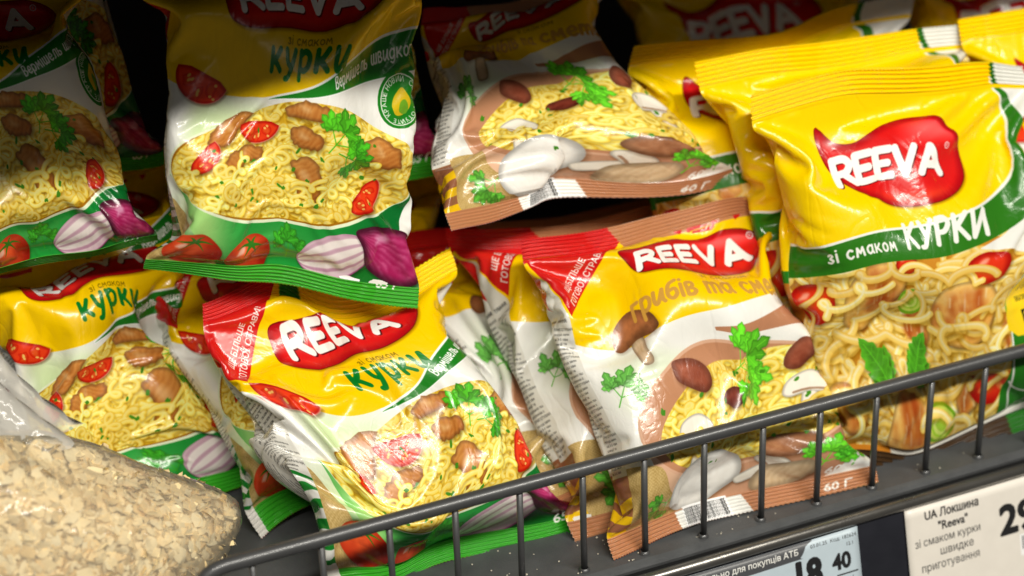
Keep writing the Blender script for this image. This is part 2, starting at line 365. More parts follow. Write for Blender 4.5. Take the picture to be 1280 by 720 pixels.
BODY = "ПРИГОТУВАННЯ: вміст пакету висипати у посуд залити окропом накрити кришкою на 3-5 хвилин перемішати додати спеції та олію до смаку борошно пшеничне вищого ґатунку олія рослинна сіль регулятор кислотності приправа цукор овочі сушені зелень спеції часник цибуля"
def small_print(cv, x0, y0, x1, y1, size, rng, col=(.2, .2, .2), rot=False, bold=.0):
    """lines of small print; turned print runs up from y = x0 to y = x1, its lines stepping from x = y0 to y1"""
    rx1 = x1
    words = BODY.split(); y = y0
    n = 0
    while y < y1:
        t = ' '.join(words[(n * 5) % 30:(n * 5) % 30 + 5]); n += 1
        t = (t + ' ' + ' '.join(words[n % 20:]))[:int(abs(x1 - x0 if not rot else x0 - rx1) / size / .62)]
        if rot: text(cv, t, y + size, x0, size, col, ang=-math.pi / 2, bold=bold)
        else: text(cv, t, x0, y + size, size, col, bold=bold)
        y += size * 1.35
def barcode(cv, x, y, w, h, rng):
    cv.fill([(x, y), (x + w, y), (x + w, y + h), (x, y + h)], (1, 1, 1)); a = x + .12
    while a < x + w - .12:
        b = rng.choice([.02, .03, .05]); cv.fill([(a, y + .1), (a + b, y + .1), (a + b, y + h - .3), (a, y + h - .3)], (.05, .05, .05)); a += b + rng.choice([.025, .04, .06])

def back_print(cv, W, H, rng, a, b, kind):
    """drawn as seen from behind: the packet's left edge is at the right of this half"""
    x = W; E = 2 * W; cv.fill([(x, 0), (E, 0), (E, H), (x, H)], rgb(226, 224, 216))
    if kind == 'C':
        cv.fill([(x, 0), (E, 0), (E, H * .47), (x, H * .52)], YEL); cv.fill([(E - 3, H * .47), (E, H * .47), (E, H * .5), (E - 3, H * .5)], GRN); small_print(cv, x + 2, H * .55, E - 5, H - 2, .3, rng)
        cv.fill([(E - 4, H * .5), (E, H * .5), (E, H), (E - 4, H)], rgb(196, 124, 34)); return
    cv.fill([(x, 0), (E, 0), (E, 1.3), (x, 1.3)], RED); cv.fill([(E - 1.6, 1.3), (E, 1.3), (E, 3.6), (E - .9, 2.7)], RED)
    small_print(cv, E - 1.25, 4.3, E - .12, 10.9, .15, rng, col=(.1, .1, .1), bold=.02); text(cv, 'ПРИГОТУВАННЯ:', E - 1.3, 4.15, .19, (.08, .08, .08), bold=.025, sx=.8)
    cv.fill([(E - 2.75, 3.6), (E - 1.5, 3.6), (E - 1.5, 10.5), (E - 2.75, 10.5)], rgb(240, 238, 230)); small_print(cv, E - 2.65, 3.9, E - 1.6, 10.4, .14, rng, col=(.15, .15, .15))
    cv.fill([(E - 1.4, 11.0), (E, 11.0), (E, 14.05), (E - 1.4, 14.05)], a)
    if kind == 'A':
        for k in range(5): cv.fill([(E - 1.4, 11.3 + k * .6), (E, 11.1 + k * .6), (E, 11.4 + k * .6), (E - 1.4, 11.6 + k * .6)], b)
    else:
        cv.fill([(E - 1.4, 11.0), (E, 11.0), (E, 11.9), (E - 1.4, 11.9)], rgb(150, 96, 66)); small_print(cv, E - 1.3, 11.1, E - .1, 11.8, .14, rng, col=(.85, .8, .7))
        for k in (12.5, 13.4): cv.fill([(E - 1.4, k), (E, k - .1), (E, k + .25), (E - 1.4, k + .35)], b)
    cv.fill([(x, 14), (E, 14), (E, H), (x, H)], rgb(235, 232, 225)); small_print(cv, x + 2, 3, x + 9, 9, .26, rng); barcode(cv, x + 3, 11, 3.2, 2, rng)
    for k in range(2): barcode(cv, x + 2.4 + 5 * k, 14.05, 2.6, .9, rng)

def red_corner(cv, p, tx, ty, ang, h=.42):
    cv.fill(p, RED); cv.fill(p, rgb(230, 60, 30), grow=-.35, soft=.7, op=.35)
    text(cv, 'ЩЕ БІЛЬШЕ', tx, ty, h, WHT, ang=ang, bold=.02, sx=.82); c, s = math.cos(ang), math.sin(ang)
    text(cv, 'ГОТОВОЇ СТРАВИ!', tx - s * h * 1.25 - c * .35, ty + c * h * 1.25 - s * .35, h, WHT, ang=ang, bold=.02, sx=.82)

def art_small(kind):
    W, H, cv = 13.0, 15.0, Canvas(26, 15, 62, WHT); rng = np.random.default_rng(7 if kind == 'A' else 9)
    main = GRN if kind == 'A' else rgb(186, 130, 96)
    n = vnoise(cv.H, cv.W, 260, rng, 2)[..., None]
    cv.a += (rgb(214, 236, 180) - cv.a) * smoothstep(.52, .8, n)
    # yellow field and its lower wave
    low = [(0, 4.7), (1.4, 5.35), (3.4, 5.9), (5.4, 6.05), (7.4, 5.85)] + ([(9.4, 5.0), (11.2, 4.2), (13.05, 3.5)] if kind == 'A' else [(9.4, 5.4), (11.2, 4.9), (13.05, 4.4)])
    lo = curve(low, 8, False)
    cv.fill(np.concatenate([[(-.1, -.1)], [(-.1, 4.65)], lo, [(13.1, -.1)]]), lambda X, Y, d: YEL + (rgb(252, 200, 0) - YEL) * np.clip(smoothstep(0, 3, Y) * .5, 0, 1)[..., None])
    if kind == 'A':
        up = curve([(5.2, 6.12), (7.6, 5.7), (9.4, 4.85), (11.2, 4.1), (13.1, 3.5)], 8, False); dn = curve([(13.1, 4.95), (11.4, 5.25), (9.4, 5.75), (7.6, 6.1), (5.2, 6.2)], 8, False)
        cv.fill(np.concatenate([up, dn]), GRN); cv.line(up, .09, (1, 1, 1)); cv.line(dn, .05, (1, 1, 1))
        mid = curve([(8.75, 5.72), (9.6, 5.42), (11.2, 4.8), (13.1, 4.35), (16, 3.9)], 10, False)
        seg = np.r_[0, np.cumsum(np.hypot(*np.diff(mid, axis=0).T))]
        def path(a, b):
            a = max(a, 0); px = np.interp(a, seg, mid[:, 0]); py = np.interp(a, seg, mid[:, 1]); qx = np.interp(a + .1, seg, mid[:, 0]) - px; qy = np.interp(a + .1, seg, mid[:, 1]) - py
            L = math.hypot(qx, qy) + 1e-9; return (px + b * qy / L, py - b * qx / L)
        lettering(cv, 'Вермішель швидкого', 0, 0, .27, .062, (1, 1, 1), path=path, width=4.2, shear=.15)
        cv.fill([(x, y) for x, y in zip(12.1 + .98 * np.cos(np.linspace(0, 6.28, 30)), 6.0 + 1.05 * np.sin(np.linspace(0, 6.28, 30)))], GRN)
        cv.line([(x, y) for x, y in zip(12.1 + .84 * np.cos(np.linspace(0, 6.28, 30)), 6.0 + .9 * np.sin(np.linspace(0, 6.28, 30)))], .04, WHT)
        cv.fill(blob(12.1, 6.0, .36, .46, rng, .1), rgb(220, 190, 30)); cv.fill(blob(12.2, 6.2, .2, .3, rng, .1), rgb(110, 170, 40))
        for i, ch in enumerate('НОВИЙ СМАК ГОТУЙТЕ КРАЩЕ'):
            a = -2.6 + i * .26
            if ch != ' ': text(cv, ch, 12.1 + .62 * math.cos(a), 6.0 + .66 * math.sin(a), .24, WHT, ang=a + math.pi / 2, bold=.02)
    else:
        up = curve([(7.0, 6.55), (9, 6.3), (11, 5.6), (13.1, 4.9)], 8, False); dn = curve([(13.1, 6.3), (11, 6.6), (9, 6.75), (7, 6.7)], 8, False)
        cv.fill(np.concatenate([up, dn]), main); cv.line(lo, .12, WHT)
    # bowl
    cx, cy, rx, ry = 6.7, 9.3, 6.25, 2.75
    if kind == 'B': cx, cy, rx, ry = 7.9, 9.85, 5.6, 2.7
    th = np.linspace(0, 2 * math.pi, 60, endpoint=False)
    body = np.concatenate([[(cx - rx - .12, cy)], curve([(cx - rx - .12, cy + .2), (cx - rx * .86, cy + 2.6), (cx - rx * .5, cy + 4.6), (cx, 14.6), (cx + rx * .55, cy + 4.5), (cx + rx * .9, cy + 2.4), (cx + rx + .12, cy)], 8, False)])
    b1, b2 = (rgb(30, 150, 56), rgb(170, 222, 130)) if kind == 'A' else (rgb(200, 150, 118), rgb(226, 184, 152))
    bd = rgb(4, 96, 40) if kind == 'A' else rgb(168, 116, 86)
    def fb(X, Y, d):
        t = (X - cx) / rx; k = np.exp(-((t + .78) / .22) ** 2)[..., None]; e = smoothstep(.1, 1, t)[..., None]
        m = np.exp(-((t + .1) / .35) ** 2 - ((Y - cy - 3.6) / .7) ** 2)[..., None]
        return b1 * (1 - k) + b2 * k + (bd - b1) * e * .8 + (b2 - b1) * m * .25
    if kind == 'A': cv.fill([(-.1, 12.3), (13.1, 12.3), (13.1, 15.1), (-.1, 15.1)], rgb(20, 110, 34), soft=.9)
    cv.fill(body, fb)
    burlap(cv, curve([(-.2, 10.8), (.5, 11.2), (1.4, 12.6), (2.8, 13.9), (3.3, 15.2), (-.3, 15.2)] if kind == 'A' else [(-.2, 11.4), (2.6, 11.1), (3.4, 12.4), (4.6, 13.6), (5.4, 15.2), (-.3, 15.2)], 6), rng)
    rim = np.stack([cx + (rx + .12) * np.cos(th), cy + (ry + .12) * np.sin(th)], 1)
    cv.fill(rim, rgb(236, 246, 214) if kind == 'A' else rgb(222, 176, 146)); 
    op = np.stack([cx + rx * np.cos(th), cy + (ry - .02) * np.sin(th)], 1)
    cv.fill(op, rgb(168, 112, 10) if kind == 'A' else rgb(196, 140, 104))
    top = curve([(cx - rx * .99, cy - .1), (cx - rx * .72, cy - 1.9), (cx - rx * .3, cy - 2.7), (cx + .4, cy - 3.05), (cx + rx * .5, cy - 2.7), (cx + rx * .85, cy - 1.6), (cx + rx * .99, cy - .1), (cx + rx * .8, cy + ry * .62), (cx, cy + ry * .97), (cx - rx * .8, cy + ry * .62)], 8)
    if kind == 'B': top = curve([(cx - rx * .86, cy + .2), (cx - rx * .5, cy - 1.5), (cx, cy - 2.1), (cx + rx * .5, cy - 2.3), (cx + rx * .9, cy - 1.0), (cx + rx * .97, cy + .2), (cx + rx * .75, cy + ry * .66), (cx, cy + ry * .93), (cx - rx * .7, cy + ry * .6)], 8)
    cl = Canvas(26, 15, 62, (0, 0, 0)); cl.fill(top, (1, 1, 1)); cv.clip = cl.a[..., 0] * 1.0
    cv.fill(top, rgb(222, 176, 40))
    ins = lambda x, y: True
    tone = lambda x, y: .97 + .07 * math.sin(x * 1.3 + y)
    noodles(cv, ins, (cx - rx, cy - 3.1, cx + rx, cy + ry), 330, .235, .46, rng, 0, tone, 5.0)
    clipm = cv.clip; cv.clip = None
    if kind == 'A':
        chicken(cv, [(2.2, 8.0), (2.7, 7.0), (3.9, 6.5), (4.5, 6.7), (3.7, 7.5), (3.1, 8.2)], rng, .8)
        chicken(cv, [(6.2, 6.5), (7.2, 6.2), (8.4, 6.4), (8.6, 6.9), (7.6, 7.0), (6.4, 6.9)], rng, .3)
        chicken(cv, [(9.9, 7.7), (10.9, 7.4), (11.7, 8.0), (11.9, 8.8), (11.1, 8.9), (10.3, 8.4)], rng, 1.2)
        chicken(cv, [(6.6, 7.4), (7.3, 7.2), (8.2, 7.8), (8.0, 8.3), (7.2, 8.3), (6.7, 8.1)], rng, .5)
        tomato_slice(cv, 4.95, 7.25, 1.1, .1, rng); tomato_slice(cv, 2.0, 8.6, .95, -.9, rng)
        chicken(cv, [(2.95, 9.2), (3.4, 8.4), (4.4, 8.1), (5.4, 8.4), (5.3, 8.9), (4.4, 9.0), (3.6, 9.6)], rng, 2.2)
        chicken(cv, [(6.7, 9.0), (7.4, 8.6), (7.9, 8.9), (8.3, 10.2), (8.2, 10.9), (7.3, 10.7), (7.1, 9.7)], rng, .9)
        tomato_slice(cv, 10.7, 10.4, 1.0, -1.0, rng)
        cv.clip = clipm; noodles(cv, ins, (cx - 4.5, cy + .4, cx + 3, cy + 1.6), 26, .235, .46, rng, 0, tone, 4.0); cv.clip = None
        parsley(cv, 8.7, 7.9, 1.5, -.9, rng, (70, 160, 30)); parsley(cv, 9.3, 8.4, 1.2, .3, rng, (60, 150, 30))
        tomato_slice(cv, 1.9, 5.0, 1.2, .55, rng)
        tomato(cv, 1.7, 13.25, 1.15, rng); tomato(cv, 4.6, 13.5, 1.2, rng); parsley(cv, 6.9, 13.4, 1.1, -1.5, rng, (50, 140, 34))
        onion_half(cv, 9.1, 13.2, 1.75, .95, -.35, rng)
        onion_red(cv, [(10.2, 12.0), (11.0, 11.8), (12.2, 11.7), (13.2, 12.4), (13.3, 13.6), (12.2, 14.2), (10.7, 13.6), (10.4, 12.6)], rng, (10.2, 12.0))
    else:
        for q, a in (((5.1, 8.2), .7), ((10.9, 7.9), -.9)):
            shade_poly(cv, blob(q[0], q[1], .78, .5, rng, .08, a), rgb(158, 80, 56), rgb(216, 140, 112), rgb(104, 40, 24), rng)
        shade_poly(cv, blob(7.3, 9.2, .85, .42, rng, .08, .1), rgb(130, 48, 34), rgb(196, 110, 84), rgb(70, 18, 12), rng)
        mushroom(cv, 4.9, 10.3, .95, .15, rng, True); mushroom(cv, 11.3, 9.5, 1.05, .1, rng, True)
        parsley(cv, 8.0, 8.0, 1.7, -.5, rng, (84, 176, 36)); parsley(cv, 8.6, 8.3, 1.3, 1.2, rng, (90, 180, 40))
        parsley(cv, 2.1, 8.1, 1.25, -.9, rng, (92, 160, 70)); mushroom(cv, 3.9, 5.6, 1.15, .05, rng)
        cv.clip = clipm; noodles(cv, ins, (cx - 3.5, cy + .4, cx + 3, cy + 1.5), 20, .235, .46, rng, 0, tone, 4.0); cv.clip = None
        parsley(cv, 3.4, 13.1, 1.3, 2.6, rng, (84, 160, 50))
        p = curve([(3.7, 13.2), (4.0, 12.0), (5.3, 11.2), (7.1, 11.2), (8.5, 12.1), (8.5, 13.3), (6.8, 14.15), (4.6, 14.1)], 7)
        shade_poly(cv, p, rgb(248, 246, 240), rgb(255, 255, 252), rgb(232, 226, 216), rng, None, .35)
        mushroom(cv, 9.6, 13.0, .9, 1.2, rng, True)
        shade_poly(cv, blob(10.3, 11.9, 1.15, .58, rng, .05, .15), rgb(166, 106, 70), rgb(220, 176, 140), rgb(96, 50, 26), rng)
        p = curve([(9.0, 14.1), (9.2, 13.2), (10.0, 12.8), (10.9, 12.9), (11.1, 13.5), (10.4, 14.1)], 7); shade_poly(cv, p, rgb(226, 200, 160), rgb(250, 232, 200), rgb(160, 120, 80), rng, .4)
        parsley(cv, 11.3, 13.2, 1.2, -1.0, rng, (84, 170, 36)); parsley(cv, 12.3, 13.5, .9, -1.3, rng, (70, 160, 36))
        text(cv, '60 Г', 11.3, 14.0, .55, WHT, bold=.03, shear=.2)
    for _ in range(26):
        x, y = rng.uniform(cx - rx * .8, cx + rx * .8), rng.uniform(cy - 2, cy + 2)
        cv.fill(blob(x, y, rng.uniform(.07, .17), rng.uniform(.05, .1), rng, .2, rng.uniform(0, 3)), rgb(70, 140, 30))
    # words
    ink = rgb(0, 128, 40) if kind == 'A' else rgb(208, 156, 66)
    if kind == 'A':
        lettering(cv, 'зі смаком', 6.2, 4.2, .2, .05, rgb(150, 120, 0), width=2.2, shear=.15)
        lettering(cv, 'курки', 5.2, 5.1, .7, .22, ink, width=3.9, shear=.12, gap=.42)
        cv.plain = None
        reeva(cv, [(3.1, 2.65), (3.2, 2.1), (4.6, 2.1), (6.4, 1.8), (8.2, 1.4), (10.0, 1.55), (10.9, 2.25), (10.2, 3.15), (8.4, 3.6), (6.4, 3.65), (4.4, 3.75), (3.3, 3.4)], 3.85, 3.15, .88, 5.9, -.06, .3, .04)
        cv.plain = cv.a.copy()
        red_corner(cv, [(0, 0), (4.1, 0), (.9, 4.3), (0, 3.8)], .95, 3.2, -.98, .4)
        for k in range(9): cv.fill([(4.15 + k * .06, 0), (5.6 - k * .06, 0), (5.6, 1), (4.0, 1)], GRN, op=.35)
    else:
        lettering(cv, 'зі смаком', 7.6, 4.05, .2, .05, rgb(170, 130, 10), width=2.2, shear=.15)
        lettering(cv, 'грибів та сметани', 4.2, 5.1, .58, .17, ink, width=8.7, shear=.1, path=lambda a, b: (4.2 + a, 5.05 - .02 * (a - 4) ** 2 * (a > 4) - b + .012 * (a - 3) ** 2))
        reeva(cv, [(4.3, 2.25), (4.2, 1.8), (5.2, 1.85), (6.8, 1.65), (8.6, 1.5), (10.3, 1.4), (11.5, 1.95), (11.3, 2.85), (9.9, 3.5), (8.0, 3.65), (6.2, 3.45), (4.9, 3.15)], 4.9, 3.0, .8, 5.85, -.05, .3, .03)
        red_corner(cv, [(0, .2), (.4, 0), (5.3, 0), (1.2, 4.0), (.4, 2.2)], 1.35, 3.0, -.80, .42)
    # end seals
    sc = rgb(60, 170, 40) if kind == 'A' else rgb(190, 132, 92)
    cv.fill([(-.1, 14.15), (13.1, 14.15), (13.1, 15.1), (-.1, 15.1)], sc)
    if kind == 'A': text(cv, '65 Г', 11.0, 14.3, .6, WHT, bold=.03, shear=.2)
    if kind == 'B': cv.fill([(4.1, 0), (13.1, 0), (13.1, 1.0), (4.9, 1.0)], sc); cv.fill([(12.2, -.1), (13.1, -.1), (13.1, 2.6), (12.7, 2.6)], GRN)
    red_corner(cv, [(0, 0), (4.1, 0), (3.4, 1.0), (0, 1.0)], 99, 0, 0)
    if kind == 'B':   # the edge strip of the back comes round the left side
        cv.fill([(0, 1.6), (.35, 2.2), (1.1, 4.1), (1.15, 14.1), (0, 14.1)], rgb(226, 224, 216)); small_print(cv, .1, 4.4, 1.05, 11.0, .15, rng, col=(.1, .1, .1), bold=.02); text(cv, 'ТУВАННЯ:', .15, 4.2, .2, (.1, .1, .1), bold=.02, sx=.8)
        cv.fill([(0, 11.2), (1.15, 11.2), (1.15, 14.15), (0, 14.15)], rgb(236, 190, 20)); cv.fill([(0, 11.2), (1.15, 11.2), (1.15, 12.1), (0, 12.3)], rgb(150, 96, 66))
        for k in (12.7, 13.5): cv.fill([(0, k), (1.15, k - .15), (1.15, k + .25), (0, k + .4)], rgb(150, 96, 66))
    if kind == 'B': cv.fill([(4.6, 14.2), (8.6, 14.2), (8.8, 15), (4.8, 15)], WHT); barcode(cv, 5.2, 14.1, 2.8, 1.1, rng); text(cv, '60 Г', 11.2, 14.85, .5, WHT, bold=.03, shear=.2)
    back_print(cv, W, H, rng, rgb(24, 120, 40) if kind == 'A' else rgb(236, 190, 20), rgb(214, 214, 208) if kind == 'A' else rgb(150, 96, 66), kind)
    if kind == 'A': cv.plain[:, cv.W // 2:] = cv.a[:, cv.W // 2:]; r = int(14.15 * cv.s); cv.plain[r:] = cv.a[r:]
    return cv

def art_large():
    W, H = 14.8, 18.5; cv = Canvas(29.6, 18.5, 56, WHT); rng = np.random.default_rng(21)
    wx, wy = 9.0, 12.5
    cv.fill([(-.1, 8), (18.1, 8), (18.1, 18.6), (-.1, 18.6)], rgb(206, 138, 40))
    cl = Canvas(29.6, 18.5, 56, (0, 0, 0)); cl.fill([(0, 7.3), (18.1, 6.0), (18.1, 17.3), (0, 17.3)], (1, 1, 1)); cv.clip = cl.a[..., 0]
    def patch(seed, n, box): 
        noodles(cv, lambda x, y: True, box, n, .35, .74, np.random.default_rng(seed), 1, lambda x, y: .94 + .08 * math.sin(x + y * 1.7), 5.0)
    patch(1, 320, (-.5, 7.4, 16, 17.4))
    C_ = [[(2.3, 11.6), (2.7, 9.7), (3.9, 8.9), (5.4, 9.2), (5.5, 10.2), (4.4, 11.3), (3.2, 12.3)], [(7.1, 11.6), (7.5, 10.4), (8.8, 9.9), (10.2, 10.3), (10.7, 11.6), (10.0, 12.8), (8.6, 13.0), (7.4, 12.6)],
          [(3.6, 16.5), (4.4, 15.0), (5.6, 14.6), (6.6, 15.2), (6.7, 16.6), (5.2, 17.3), (3.8, 17.2)]]
    for c_ in C_:
        chicken(cv, c_, rng, .25, True); q = np.mean(c_, 0)
        for k in range(3):
            u = (k - 1) * .55; a = q + [u + .35, -.1]
            cv.line(curve([a + [-.25, -.9], a + [.05, 0], a + [-.1, .7]], 5, False), .3 + .25 * rng.random(), rgb(160, 50, 6), op=.34 + .2 * rng.random(), soft=.45)
    for c_ in ([(.2, 15.2), (.9, 14.2), (1.9, 14.4), (2.2, 15.6), (1.2, 16.4)], [(8.2, 15.0), (9.0, 14.3), (9.9, 14.8), (9.6, 16.0), (8.6, 16.2)], [(5.6, 12.2), (6.4, 11.6), (7.0, 12.6), (6.4, 13.4)], [(11.2, 13.0), (12.2, 12.6), (12.6, 13.8), (11.6, 14.4)]): chicken(cv, c_, rng, .25, True)
    for x, y, r in ((.9, 10.3, 1.15), (10.0, 9.4, .95), (10.6, 15.0, 1.5), (13.4, 10.8, 1.3), (5.8, 9.0, .6)):
        p = blob(x, y, r, r * .85, rng, .06); cv.fill(p + [.05, .1], (.25, .08, 0), soft=.25, op=.6)
        cv.fill(p, lambda X, Y, d: rgb(226, 52, 22) + (rgb(170, 14, 6) - rgb(226, 52, 22)) * smoothstep(-.4 * r, 0, d)[..., None]); cv.fill(blob(x - r * .3, y - r * .3, r * .25, r * .12, rng, .1, -.5), (1, .8, .7), soft=.15, op=.7)
        if r > 1.3: 
            for k in range(5): cv.fill(blob(x + math.cos(k * 1.25) * r * .5, y + math.sin(k * 1.25) * r * .4, .22 * r, .09 * r, rng, .1, k * 1.25), rgb(248, 140, 70), op=.8, soft=.08)
    for x, y, r in ((5.9, 11.0, .8), (7.2, 16.1, 1.0), (12.2, 12.0, .8)):
        for k, (q, c_) in enumerate(((1, (120, 176, 30)), (.82, (200, 220, 90)), (.62, (158, 200, 50)), (.5, (206, 226, 110)), (.3, (160, 200, 60)))):
            cv.fill(blob(x, y, r * q, r * q * .92, rng, .03), rgb(*c_))
    patch(5, 20, (0, 12.6, 14, 16.0)); patch(8, 9, (2, 9.0, 12, 10.6)); patch(11, 8, (6, 11.5, 12, 13.4))
    for x, y, a in ((3.9, 14.6, -2.05), (5.6, 14.5, -1.05)):
        for da, L in ((-.62, 1.2), (.58, 1.5), (0, 2.25)): flat_leaf(cv, x, y, L, a + da, rng, (66 + 8 * rng.random(), 138, 30))
    cv.clip = None
    # white side, green band, yellow field
    R_ = curve([(10.8, 8.0), (12.6, 6.4), (13.5, 5.2), (14.0, 3.6), (13.6, 1.9), (12.9, .9), (12.9, -.2)], 8, False)
    cv.fill(np.concatenate([curve([(9.6, 8.5), (11.3, 8.8), (12.2, 9.2), (14, 9.0), (18.2, 9.4)], 6, False), [(18.2, -.2)], R_[::-1]]), rgb(236, 236, 230))
    tomato_slice(cv, 15.0, 3.2, 1.3, -.6, rng, False)
    g = np.concatenate([[(-.1, -.1)], [(-.1, 9.0)], curve([(-.1, 9.0), (2.2, 8.95), (5.5, 8.9), (8.4, 8.6), (10.8, 7.9), (12.5, 6.7), (13.4, 5.3), (13.9, 3.6), (13.5, 1.8), (12.85, .9), (12.8, -.2)], 8, False)])
    cv.fill(g, rgb(44, 118, 24))
    low = curve([(-.1, 7.6), (2.2, 7.55), (5.4, 7.4), (8.4, 7.1), (10.6, 6.4), (12.0, 5.3), (12.9, 4.0), (13.2, 2.8), (12.9, 1.7), (12.5, 1.0), (12.5, -.2)], 8, False)
    cv.fill(np.concatenate([[(-.1, -.1)], low]), YEL); cv.line(low[:-6], .12, WHT)
    lettering(cv, 'зі смаком', 2.1, 8.4, .38, .105, WHT, width=3.3, gap=.4)
    lettering(cv, 'КУРКИ', 6.2, 8.25, .8, .22, WHT, width=3.9, gap=.34, path=lambda a, b: (6.2 + a + b * .12, 8.3 - a * .11 - b))
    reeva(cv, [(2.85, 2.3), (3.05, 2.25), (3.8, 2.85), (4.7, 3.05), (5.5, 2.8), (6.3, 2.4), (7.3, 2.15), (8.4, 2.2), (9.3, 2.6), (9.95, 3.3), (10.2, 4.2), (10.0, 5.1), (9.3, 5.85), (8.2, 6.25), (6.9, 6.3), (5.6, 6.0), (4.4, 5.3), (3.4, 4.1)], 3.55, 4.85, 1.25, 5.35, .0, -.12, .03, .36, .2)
    # side panel with a yellow tab and green strip
    cv.fill(curve([(12.0, 9.6), (12.9, 9.0), (18.2, 9.0), (18.2, 18.6), (11.0, 18.6), (11.4, 14), (11.6, 12)], 6), rgb(40, 122, 30))
    cv.line(curve([(12.0, 9.6), (11.65, 12), (11.45, 14), (11.0, 18.6)], 6, False), .08, WHT)
    cv.fill(curve([(12.1, 9.5), (12.9, 9.1), (18.2, 9.1), (18.2, 13.3), (11.8, 13.4), (11.9, 11)], 4), rgb(250, 214, 30))
    for t, y, s in (('ПШЕНИЧНА', 10.5, .75), ('ЛОКШИНА', 11.4, .75), ('ЗБОРИ СМАК', 12.0, .34), ('DUO', 13.1, .95)): text(cv, t, 12.35, y, s, rgb(30, 40, 20), bold=.02, sx=.8)
    cv.line([(12.2 + 1.0 * math.cos(t), 15.2 + .9 * math.sin(t)) for t in np.linspace(.2, 3.0, 14)], .08, WHT)
    for t, y in (('ЛОКШИНА', 17.0), ('ШВИДКА', 17.5)): text(cv, t, 11.9, y, .42, WHT, bold=.01, sx=.8)
    cv.fill([(-.1, 17.3), (11.2, 17.3), (11.1, 18.6), (-.1, 18.6)], rgb(70, 50, 30))
    back_print(cv, W, H, rng, GRN, WHT, 'C'); return cv

